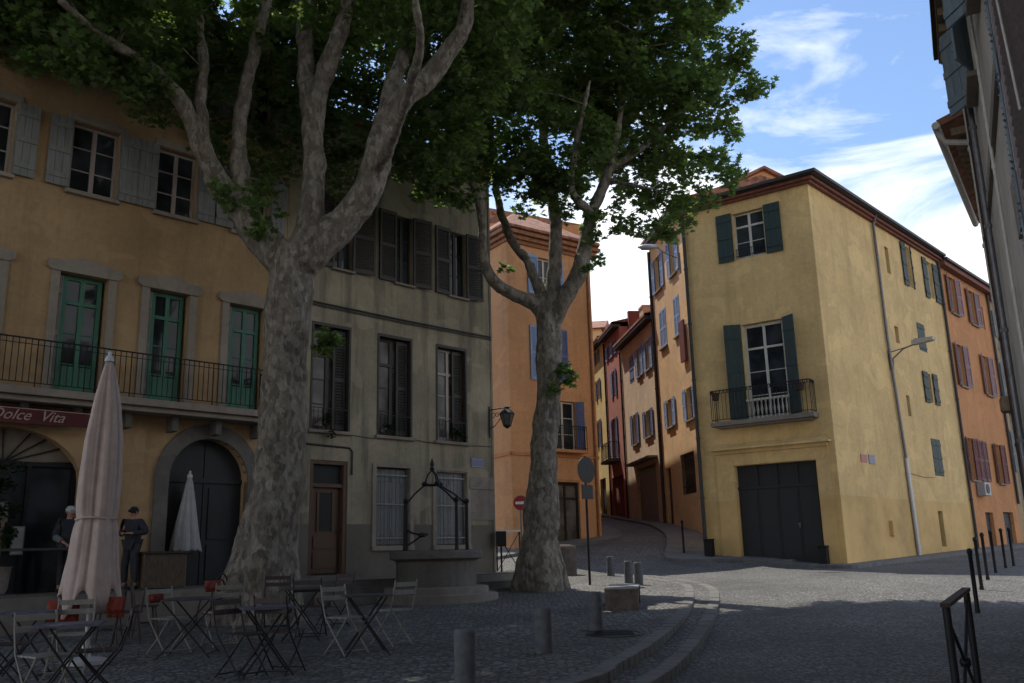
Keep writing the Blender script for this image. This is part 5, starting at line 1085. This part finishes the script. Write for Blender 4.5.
m.add(vs, [(0, 1, 2, 3), (7, 6, 5, 4)] + [(k, (k + 1) % 4, 4 + (k + 1) % 4, 4 + k) for k in range(4)]); m.build('top_bar', 'rust', Rl)
# street lamps on walls
Lm = thing('street_lamp', 'pale street lamp on a short arm on the long yellow side wall', 'street lamp', r.p(5.55, .1, 8.2))
m = MB(); m.tube([r.p(5.5, .08, 7.75), r.p(5.5, .12, 8.2), r.p(5.55, .5, 8.5), r.p(5.6, .9, 8.62)], .028, 6); m.tube([r.p(5.4, .03, 7.8), r.p(5.4, .03, 8.5)], .03, 6); m.tube([r.p(5.4, .04, 8.42), r.p(5.6, .8, 8.58)], .02, 6); m.build('arm', 'pipe', Lm)
m = MB(); fl = FR(0, 0, 0); fl.o = r.p(5.6, .85, 0); fl.X = r.N; fl.N = r.X; m.prism(fl, [(0, 8.6), (.7, 8.66), (.72, 8.74), (.1, 8.78), (0, 8.72)], -.12, .12); m.build('lamp_head', 'steel', Lm, .02)
h_ = at(646, 247, 31.3); e_ = at(677, 258, 31.0)
Lm = thing('street_lamp', 'pale street lamp on a long slim arm reaching over the alley mouth', 'street lamp', e_)
m = MB(); m.tube([e_ + Vector((.12, .1, -.55)), e_ + Vector((.1, .05, .2))], .03, 6); m.tube([e_, e_.lerp(h_, .5) + Vector((0, 0, .04)), h_ + Vector((.4, 0, 0))], .022, 6); m.build('arm', 'pipe', Lm)
m = MB(); m.ball(h_ + Vector((.1, 0, 0)), .42, .13, .1, 12); m.build('lamp_head', 'steel', Lm)

# ================================================================ CAFE
def tubes(name, lines, r_, mat, parent):
    m = MB()
    for l in lines: m.tube(l, r_, 6)
    return m.build(name, mat, parent)
def folding_chair(matf, mats, label):
    o = thing('folding_chair', label, 'chair', (0, 0, 0))
    m = MB()
    for k in range(5): x = -.17 + k * .085; m.box(WORLD, x - .036, x + .036, -.19, .19, .44, .458)
    m.build('seat', mats, o, .003)
    m = MB()
    for z, x in ((.685, -.252), (.79, -.275)): m.box(WORLD, x - .01, x + .008, -.195, .195, z - .03, z + .03)
    m.build('backrest', mats, o, .004)
    for s_ in (-1, 1):
        y = .2 * s_; tubes('leg', [[(-.285, y, .85), (-.25, y, .66), (-.19, y, .46), (.0, y, .23), (.2, y, 0)]], .0105, matf, o)
        y = .175 * s_; tubes('leg', [[(.18, y, .435), (.0, y, .22), (-.22, y, 0)]], .0105, matf, o)
    tubes('stretcher', [[(.16, -.2, .05), (.16, .2, .05)]], .008, matf, o); tubes('stretcher', [[(-.18, -.175, .04), (-.18, .175, .04)]], .008, matf, o)
    return o
def bistro_table(mat, label, round_=False, w=.6, l=.6):
    o = thing('bistro_table', label, 'table', (0, 0, 0)); m = MB()
    if round_: m.lathe((0, 0, .70), [(w / 2, 0), (w / 2 + .008, .01), (w / 2, .024)], 28, False)
    else:
        m.box(WORLD, -l / 2, l / 2, -w / 2, w / 2, .705, .722); n = 9
        for k in range(n): x = -l / 2 + .012 + (l - .024) * k / n; m.box(WORLD, x + .003, x + (l - .024) / n - .003, -w / 2 + .015, w / 2 - .015, .7225, .729)
    m.build('tabletop', mat, o, .003)
    for s_ in (-1, 1):
        y = s_ * (w / 2 - .06); tubes('leg', [[(-l / 2 + .07, y, .70), (l / 2 - .03, y, 0)]], .012, 'chaird', o)
        y = s_ * (w / 2 - .085); tubes('leg', [[(l / 2 - .07, y, .70), (-l / 2 + .03, y, 0)]], .012, 'chaird', o)
    tubes('stretcher', [[(l / 2 - .05, -w / 2 + .06, .05), (l / 2 - .05, w / 2 - .06, .05)]], .009, 'chaird', o); tubes('stretcher', [[(-l / 2 + .05, -w / 2 + .085, .05), (-l / 2 + .05, w / 2 - .085, .05)]], .009, 'chaird', o)
    return o
def cafe_chair(label, mat='slatd'):
    o = thing('cafe_chair', label, 'chair', (0, 0, 0))
    m = MB(); m.lathe((0, 0, .44), [(.2, 0), (.21, .012), (.2, .028)], 20, False); m.build('seat', mat, o)
    a = [(-.17, -.17 * math.cos(t) , .45 + .40 * math.sin(t)) for t in [k * math.pi / 10 for k in range(11)]]; a = [(x - .12 * (z - .45), y, z) for x, y, z in a]
    tubes('back_hoop', [a, [(x * 1.0 + .005, y * .6, .45 + (z - .45) * .75) for x, y, z in a]], .013, mat, o)
    for sx in (-1, 1):
        for sy in (-1, 1): tubes('leg', [[(.13 * sx, .13 * sy, .44), (.19 * sx, .18 * sy, 0)]], .015, mat, o)
    tubes('leg_ring', [[(.14 * math.cos(t), .14 * math.sin(t), .2) for t in [k * math.pi / 8 for k in range(17)]]], .008, mat, o)
    return o
def place(o, p, rz): o.location = p; o.rotation_euler = (0, 0, rad(rz)); return o
def pos_h(px, py, h):
    p = gp(px, py, h); return Vector((p.x, p.y, sq_z(p.x, p.y)))
wchair = folding_chair('chairw', 'chairw', 'cream folding chair'); dchair = folding_chair('chaird', 'slatd', 'black folding chair')
tA = bistro_table('ttop', 'x'); tD = bistro_table('ttopd', 'x'); tR = bistro_table('ttopd', 'x', True, .72, .72); cC = cafe_chair('x')
GW, GD, GT, GC = 'cream folding chairs of the café', 'black folding chairs of the café', 'bistro tables of the café', 'bentwood café chairs'
def puts(src, items, grp):
    for i, (px, py, h, rz, lb) in enumerate(items):
        p = pos_h(px, py, h); o = src if i == 0 else dup(src, (0, 0, 0)); place(o, p, rz); o['label'] = lb; o['group'] = grp
puts(tA, [(70, 624, .72, 18, 'blue-grey folding table nearest the camera, at the foot of the large beige parasol'), (26, 612, .72, 10, 'blue-grey folding table cut by the left picture edge, behind a cream chair'), (268, 607, .72, 22, 'blue-grey folding table between two black folding chairs, below the big tree')], GT)
puts(tD, [(367, 595, .72, 15, 'dark folding table between two cream chairs, nearest the stone well'), (303, 588, .72, 10, 'small dark folding table at the right foot of the big tree')], GT)
puts(tR, [(192, 598, .72, 5, 'round dark table between two cream chairs, below the small white parasol')], GT)
puts(wchair, [(46, 655, .45, -38, 'cream folding chair at the lower left, in front of the cut-off table'), (70, 634, .45, -75, 'cream folding chair behind the nearest blue-grey table'), (171, 618, .45, -32, 'cream folding chair with a red cloth on its back, left of the round table'), (222, 612, .45, 128, 'cream folding chair right of the round table'),
  (347, 617, .45, -38, 'cream folding chair left of the dark table nearest the well'), (392, 610, .45, 140, 'cream folding chair right of the dark table nearest the well')], GW)
puts(dchair, [(99, 650, .45, 205, 'black folding chair right of the nearest table and parasol pole'), (8, 644, .45, 20, 'black folding chair cut by the left picture edge'), (243, 634, .45, -30, 'black folding chair left of the blue-grey table below the big tree'), (282, 631, .45, 75, 'black folding chair in front of the blue-grey table below the big tree'), (276, 600, .45, -80, 'black folding chair behind the blue-grey table, against the big trunk'), (333, 598, .45, 235, 'black folding chair right of the small dark table, below the brown door'), (311, 606, .45, 90, 'black folding chair in front of the small dark table')], GD)
puts(cC, [(128, 612, .45, 200, 'dark bentwood chair just right of the large beige parasol'), (108, 612, .45, 190, 'dark bentwood chair half behind the large beige parasol'), (145, 606, .45, 30, 'dark bentwood chair behind the round table, left one of the rear row'), (212, 598, .45, 150, 'dark bentwood chair with a red back cloth against the big trunk')], GC)
def cloth(px, py, h, rz, w, hh, lb, name='cloth', mat='redcloth'):
    p = pos_h(px, py, h); o = thing(name, lb, 'cloth', p); m = MB(); n = 8; vs = []
    for side, dx in ((1, .03), (-1, -.03)):
        for j in range(5):
            for i in range(n + 1): vs.append(p + Vector((w * (i / n - .5), dx * (1 - .0 * j) + .012 * math.sin(i * 1.9 + j) , h + .03 - hh * j / 4 * (1 if side > 0 else .7))))
    fs = []
    for s_ in (0, 1):
        b = s_ * 5 * (n + 1); fs += [(b + j * (n + 1) + i, b + j * (n + 1) + i + 1, b + (j + 1) * (n + 1) + i + 1, b + (j + 1) * (n + 1) + i) for j in range(4) for i in range(n)]
    fs += [(i, i + 1, 5 * (n + 1) + i + 1, 5 * (n + 1) + i) for i in range(n)]
    m.add([Matrix.Rotation(rad(rz), 3, 'Z') @ (Vector(v) - p) + p for v in vs], fs, True); ob = m.build('folds', mat, o); s = ob.modifiers.new('s', 'SOLIDIFY'); s.thickness = .012
cloth(64, 603, .74, 25, .36, .26, 'red-orange cloth hung over a chair back, left of the parasol pole'); cloth(116, 600, .76, 8, .2, .24, 'red cloth hung over the bentwood chair right of the parasol')
cloth(156, 597, .80, 55, .16, .1, 'small red cloth on the cream chair left of the round table', mat='dredcloth'); cloth(213, 583, .80, 10, .22, .16, 'small dark red cloth over the bentwood chair by the big trunk', mat='dredcloth')
# parasols
def parasol(px, py, Hh, zc, wr, label, mat, lean=0, folds=8, ztie=None, polemat='polew', raggedness=.3, prof=((0, .1, .35, 1), (.03, .065, .13, .30))):
    p = pos_h(px, py, 0); o = thing('closed_parasol', label, 'parasol', p)
    m = MB(); m.tube([p, p + Vector((0, 0, Hh))], .032 if wr > .3 else .022, 10); m.build('pole', polemat, o)
    m = MB(); m.lathe(p, [(.26, 0), (.26, .05), (.2, .07), (.06, .09), (.05, .22)], 20, False); m.build('base', 'iron' if polemat != 'polew' else 'polew', o)
    N = 96; K = 26; vs = []
    for i in range(K):
        t = i / (K - 1)
        for j in range(N):
            a = 2 * math.pi * j / N; fold = abs(math.sin(a * folds / 2 + .4 * t)); z = Hh - .06 - (Hh - .06 - zc) * t
            rr = np.interp(t, prof[0], prof[1])
            if ztie: rr *= 1 - .1 * math.exp(-((t - ztie) / .03) ** 2)
            rr *= .78 + .25 * fold + .06 * math.sin(3 * a + 5 * t) + .035 * math.sin(13 * a + 3 * t) + .018 * math.sin(29 * a)
            z += -raggedness * max(0, (t - .72) / .28) ** 1.3 * (fold ** 2) * (.7 + .5 * math.sin(a * 1.5 + 1)) + raggedness * .35 * max(0, (t - .72) / .28)
            vs.append(p + Vector((rr * math.cos(a), rr * math.sin(a), z)))
    m = MB(); m.add(vs, [(i * N + j, i * N + (j + 1) % N, (i + 1) * N + (j + 1) % N, (i + 1) * N + j) for i in range(K - 1) for j in range(N)], True)
    m.add(vs[:N], [tuple(range(N))]); c_ = m.build('canopy', mat, o); s = c_.modifiers.new('s', 'SOLIDIFY'); s.thickness = .006
    if ztie:
        z = Hh - .06 - (Hh - .06 - zc) * ztie; rt = float(np.interp(ztie, prof[0], prof[1])) * .97
        m = MB(); m.tube([p + Vector((rt * math.cos(a), rt * math.sin(a), z + .01 * math.sin(3 * a))) for a in [k * math.pi / 12 for k in range(25)]], .016, 6); m.build('tie_strap', mat, c_)
    m = MB(); m.lathe(p + Vector((0, 0, Hh - .08)), [(.06, 0), (.05, .06), (.02, .09), (.028, .12), (.0, .15)], 12); m.build('finial', 'polew' if wr > .3 else mat, o)
    return o
pb = pos_h(85, 664, 0); Ht = at(104, 356, pb.y).z - pb.z
parasol(85, 664, Ht, at(90, 598, pb.y).z - pb.z, .50, 'large closed beige parasol on a white pole, at left', 'canvas', folds=5, ztie=.68, raggedness=.30, prof=((0, .03, .06, .18, .35, .5, .68, .84, 1), (.03, .06, .085, .16, .225, .25, .25, .29, .37)))
pq = pos_h(182, 612, 0); Ht = at(181, 474, pq.y).z - pq.z
parasol(182, 612, Ht, at(181, 551, pq.y).z - pq.z, .37, 'small closed white parasol before the arched door', 'canvasw', folds=8, raggedness=.03, polemat='wood')
# terrace furniture: high table, low panel box, menu boards, pots, shrub
TZ = 1.15
def tp(u, v): q = F_.p(u, v, TZ); return q
q = tp(-9.3, .75); o = thing('wooden_counter', 'low brown wooden counter on the terrace below the person in the cap', 'counter', q)
m = MB(); m.box(F_, -9.75, -8.95, .55, .95, TZ, TZ + .62)
m.build('body', 'woodd', o, .01); m = MB(); m.box(F_, -9.8, -8.9, .5, 1.0, TZ + .622, TZ + .66); m.build('top', 'slatd', o)
q = tp(-11.9, 1.0); o = thing('terrace_table', 'dark rectangular table on the terrace in front of the café window', 'table', q)
m = MB(); m.box(F_, -12.5, -11.0, .7, 1.2, TZ + .70, TZ + .74); m.build('tabletop', 'ttopd', o)
for u in (-12.45, -11.05):
    for v in (.75, 1.15): m = MB(); m.box(F_, u - .02, u + .02, v - .02, v + .02, TZ, TZ + .70); m.build('leg', 'chaird', o)
for u, z, w, h, lb, mt in ((-11.88, 2.55, .12, .32, 'upper pale menu sheet pinned beside the café entrance', 'paper'), (-11.60, 2.05, .17, .46, 'lower long pale menu sheet on the board by the café entrance', 'paper')):
    q = F_.p(u, .03, z); m = MB(); m.box(F_, u - w / 2 - .02, u + w / 2 + .02, -.15, -.12, z - h / 2 - .02, z + h / 2 + .02); o = m.build('menu_board', 'panelb', None, 0, q); tag(o, lb, 'menu'); m = MB(); m.box(F_, u - w / 2, u + w / 2, -.119, -.112, z - h / 2, z + h / 2); ORG[o.name] = q; m.build('sheet', mt, o)
q = tp(-12.05, .42); o = thing('potted_shrub', 'tall dark shrub in a pale pot beside the café entrance', 'plant', q)
m = MB(); m.lathe(q, [(.16, 0), (.2, .1), (.23, .42), (.25, .45), (.2, .44)], 14); m.build('pot', 'pot', o)
m = MB(); m.tube([q + Vector((0, 0, .4)), q + Vector((.03, .02, 1.3))], .03, 6); m.build('stem', 'wood', o)
leaf_mesh('foliage', [(tuple(q + Vector((-.1, 0, .95))), .34), (tuple(q + Vector((-.15, -.1, 1.5))), .42), (tuple(q + Vector((-.05, 0, 1.95))), .32), (tuple(q + Vector((-.4, -.35, 1.6))), .35)], 'ivy', o, 150, .07, .16, 40, 21)
q = F_.p(-12.1, -.1, 3.1)
for k, z in enumerate((3.06, 3.12)):
    pass
o = thing('hanging_lamp', 'small pair of lit bulbs hanging inside the café front', 'lamp', F_.p(-12.28, -.05, 3.1)); m = MB(); m.tube([F_.p(-12.28, -.05, 3.15), F_.p(-12.28, -.05, 3.4)], .008, 5); m.build('cord', 'iron', o)
for z in (3.03, 3.13): m = MB(); m.ball(F_.p(-12.28, -.05, z), .028, .028, .028, 8); m.build('bulb', 'bulb', o)

# ================================================================ PEOPLE
def skin_fig(name, pts, edges, radii, mat, parent, sub=2, root=0):
    me = bpy.data.meshes.new(name); me.from_pydata([tuple(p) for p in pts], edges, []); me.materials.append(M[mat])
    ob = bpy.data.objects.new(name, me); COL.objects.link(ob); ob.parent = parent; ORG[ob.name] = ORG[parent.name]
    s = ob.modifiers.new('skin', 'SKIN'); s.use_smooth_shade = True
    sv = me.skin_vertices
    if not sv:
        bm = bmesh.new(); bm.from_mesh(me); bm.verts.layers.skin.verify(); bm.to_mesh(me); bm.free(); sv = me.skin_vertices
    for i, r_ in enumerate(radii): sv[0].data[i].radius = r_ if isinstance(r_, tuple) else (r_, r_); sv[0].data[i].use_root = (i == root)
    sb = ob.modifiers.new('sub', 'SUBSURF'); sb.levels = sub; sb.render_levels = sub
    return ob
def person(loc, face, height, label, hair, hairmat, arm_mat, jacket='darkcloth', arms='phone'):
    o = thing('person', label, 'person', (0, 0, 0)); k = height / 1.75
    V3 = lambda *a: Vector(a) * k
    # facing +x ; y to the person's left
    hipL, hipR, pel, ch, nk, hd, ht = V3(0, .09, .92), V3(0, -.09, .92), V3(0, 0, .98), V3(-.01, 0, 1.3), V3(.0, 0, 1.47), V3(.03, 0, 1.6), V3(.02, 0, 1.68)
    if arms == 'phone': eL, wL, eR, wR = V3(-.02, .36, 1.17), V3(.24, .12, 1.16), V3(-.03, -.33, 1.15), V3(.24, -.07, 1.17)
    else: eL, wL, eR, wR = V3(.04, .26, 1.12), V3(.3, .2, 1.05), V3(-.02, -.27, 1.1), V3(.26, -.22, .98)
    sL, sR = V3(-.01, .18, 1.4), V3(-.01, -.18, 1.4)
    kL, aL, tL = V3(.03, .1, .5), V3(-.02, .11, .08), V3(.17, .13, .03); kR, aR, tR_ = V3(.05, -.11, .5), V3(.02, -.12, .08), V3(.21, -.15, .03)
    body = [pel, V3(0, 0, 1.14), ch, nk, V3(.01, 0, 1.53), hd, ht, sL, eL, wL, sR, eR, wR, hipL, kL, aL, tL, hipR, kR, aR, tR_]
    ed = [(0, 1), (1, 2), (2, 3), (3, 4), (4, 5), (5, 6), (2, 7), (7, 8), (8, 9), (2, 10), (10, 11), (11, 12), (0, 13), (13, 14), (14, 15), (15, 16), (0, 17), (17, 18), (18, 19), (19, 20)]
    rs = [.11, .10, .10, .055, .055, (.085, .085), .07, .04, .032, .026, .04, .032, .026, .09, .055, .04, .035, .09, .055, .04, .035]
    # palms and fingers
    for wi, sgn in ((9, 1), (12, -1)):
        w = body[wi]; el = body[wi - 1]; d = (w - el).normalized(); side = Vector((0, 0, 1)).cross(d).normalized() * sgn
        palm = w + d * .07 * k; body.append(palm); pi = len(body) - 1; ed.append((wi, pi)); rs.append((.036, .018))
        for fi, (off_, ln) in enumerate(((-.03, .065), (-.01, .075), (.01, .07), (.03, .055))):
            a = palm + d * .025 * k - side * off_ * k; b = a + d * ln * .6 * k + Vector((0, 0, -.006)); c2 = b + d * ln * .3 * k + Vector((0, 0, -.025 * k))
            n0 = len(body); body += [a, b, c2]; ed += [(pi, n0), (n0, n0 + 1), (n0 + 1, n0 + 2)]; rs += [.009, .0085, .007]
        a = w + d * .03 * k + side * .035 * k; b = a + d * .04 * k + side * .02 * k; n0 = len(body); body += [a, b]; ed += [(wi, n0), (n0, n0 + 1)]; rs += [.011, .009]
    bd = skin_fig('body', body, ed, [tuple(x * k for x in r_) if isinstance(r_, tuple) else r_ * k for r_ in rs], 'skin', o)
    m = MB()
    m.ball(hd + V3(.105, 0, -.005), .02 * k, .014 * k, .025 * k, 8)
    for s_ in (-1, 1): m.ball(hd + V3(-.0, s_ * .092, .0), .018 * k, .01 * k, .03 * k, 8)
    m.build('face_features', 'skin', o)
    m = MB()
    for s_ in (-1, 1): m.ball(hd + V3(.085, s_ * .033, .025), .008 * k, .012 * k, .007 * k, 6)
    m.ball(hd + V3(.083, 0, -.05), .008 * k, .024 * k, .006 * k, 6); m.build('eyes_and_mouth', 'cap', o)
    jk = [V3(0, 0, .88), V3(0, 0, 1.08), V3(-.01, 0, 1.32), V3(0, 0, 1.45), sL, eL, eL.lerp(wL, .85), sR, eR, eR.lerp(wR, .85)]
    skin_fig('jacket', jk, [(0, 1), (1, 2), (2, 3), (2, 4), (4, 5), (5, 6), (2, 7), (7, 8), (8, 9)], [(.16 * k, .18 * k), (.155 * k, .17 * k), (.16 * k, .19 * k), .085 * k, .095 * k, .07 * k, .052 * k, .095 * k, .07 * k, .052 * k], jacket, o, 2, 1)
    skin_fig('trousers', [V3(0, 0, .95), hipL, kL, V3(-.02, .11, .12), hipR, kR, V3(.02, -.12, .12)], [(0, 1), (1, 2), (2, 3), (0, 4), (4, 5), (5, 6)], [x * k for x in (.14, .11, .08, .065, .11, .08, .065)], 'jeans', o)
    m = MB()
    for a_, t_ in ((aL, tL), (aR, tR_)): m.tube([a_ + V3(-.06, 0, -.04), a_.lerp(t_, .6) + V3(0, 0, -.02), t_ + V3(.04, 0, 0)], [.045 * k, .05 * k, .03 * k], 8)
    m.build('shoes', 'cap', o)
    m = MB(); m.ball(hd + V3(-.018, 0, .045), .105 * k, .098 * k, .095 * k, 14)
    if hair == 'cap': m.tube([hd + V3(.05, 0, .055), hd + V3(.14, 0, .03)], [.05 * k, .025 * k], 10, True)
    m.build('cap' if hair == 'cap' else 'hair', hairmat, o)
    if arm_mat:
        m = MB(); m.tube([eR.lerp(wR, .1), eR.lerp(wR, .8)], [.07 * k, .055 * k], 10); m.build('sleeve', arm_mat, o)
    o.location = loc; o.rotation_euler = (0, 0, rad(face)); return o
def terr_pos(px, v):       # on the terrace, v metres in front of the facade, below picture column px
    d = ray(px, 560); n = F_.N; t = (F_.o + n * v - EYEV).dot(n) / d.dot(n); q = EYEV + d * t; return Vector((q.x, q.y, 1.145))
pp = terr_pos(131, .75); hh = at(125, 513, pp.y).z - 1.145; person(pp, 252, min(1.8, max(1.5, hh)), 'person in dark jacket and black cap looking at their hands, right of the parasol', 'cap', 'cap', None)
pp = terr_pos(66, .6); hh = at(69, 513, pp.y).z - 1.145; person(pp, -35, min(1.8, max(1.5, hh)), 'white-haired person in dark clothes half hidden by the large parasol', 'hair', 'greyhair', 'greycloth', arms='tray')

# ================================================================ SKY, SUN, CAMERA
SUN_AZ, SUN_EL = -33., 60.                   # azimuth from +Y towards +X
w = bpy.data.worlds.new('World'); sc.world = w; w.use_nodes = True; n = w.node_tree; n.nodes.clear()
out = n.nodes.new('ShaderNodeOutputWorld'); bg = n.nodes.new('ShaderNodeBackground'); n.links.new(bg.outputs[0], out.inputs[0])
sky = n.nodes.new('ShaderNodeTexSky'); sky.sky_type = 'NISHITA'; sky.sun_disc = False; sky.sun_elevation = rad(SUN_EL); sky.sun_rotation = rad(SUN_AZ); sky.air_density = 1.0; sky.dust_density = .3; sky.ozone_density = 3.0
tc = n.nodes.new('ShaderNodeTexCoord'); sp = n.nodes.new('ShaderNodeSeparateXYZ'); n.links.new(tc.outputs['Generated'], sp.inputs[0])
mp = n.nodes.new('ShaderNodeMapping'); mp.inputs['Scale'].default_value = (1.6, 1.6, 5.0); mp.inputs['Rotation'].default_value = (0, rad(12), rad(20)); n.links.new(tc.outputs['Generated'], mp.inputs[0])
nz = node(n, 'ShaderNodeTexNoise', Scale=1.9, Detail=9.0, Roughness=.6, Distortion=.5); n.links.new(mp.outputs[0], nz.inputs[0])
hz = n.nodes.new('ShaderNodeMapRange'); n.links.new(sp.outputs[2], hz.inputs[0]); hz.inputs[1].default_value = .14; hz.inputs[2].default_value = .48; hz.inputs[3].default_value = .42; hz.inputs[4].default_value = -.09
ad = node(n, 'ShaderNodeMath', operation='ADD'); n.links.new(nz.outputs[0], ad.inputs[0]); n.links.new(hz.outputs[0], ad.inputs[1])
cf = ramp(n, ad.outputs[0], [(.47, 0), (.68, 1)])
cm = mixc(n, cf, sky.outputs[0], (7.6, 7.7, 8.0))
n.links.new(cm, bg.inputs[0]); bg.inputs[1].default_value = .14
sun = bpy.data.lights.new('sun', 'SUN'); sun.energy = 3.4; sun.angle = rad(.5); sun.color = (1, .93, .82)
so = bpy.data.objects.new('sun', sun); COL.objects.link(so)
sd = Vector((math.sin(rad(SUN_AZ)) * math.cos(rad(SUN_EL)), math.cos(rad(SUN_AZ)) * math.cos(rad(SUN_EL)), math.sin(rad(SUN_EL))))
so.rotation_euler = sd.to_track_quat('Z', 'Y').to_euler(); so.location = sd * 60
cam = bpy.data.cameras.new('camera'); cam.sensor_width = 36; cam.lens = 36 * FOC / IMW; cam.clip_end = 2000; cam.clip_start = .05
cob = bpy.data.objects.new('camera', cam); COL.objects.link(cob)
mt = Matrix((RT, UP, -FW)).transposed().to_4x4(); mt.translation = EYEV; cob.matrix_world = mt; sc.camera = cob
sc.view_settings.view_transform = 'Standard'; sc.view_settings.look = 'None'; sc.view_settings.exposure = .55; sc.view_settings.gamma = 1
sc.render.resolution_x = IMW; sc.render.resolution_y = IMH; sc.render.engine = 'CYCLES'; sc.cycles.max_bounces = 12; sc.cycles.diffuse_bounces = 6; sc.cycles.transmission_bounces = 8
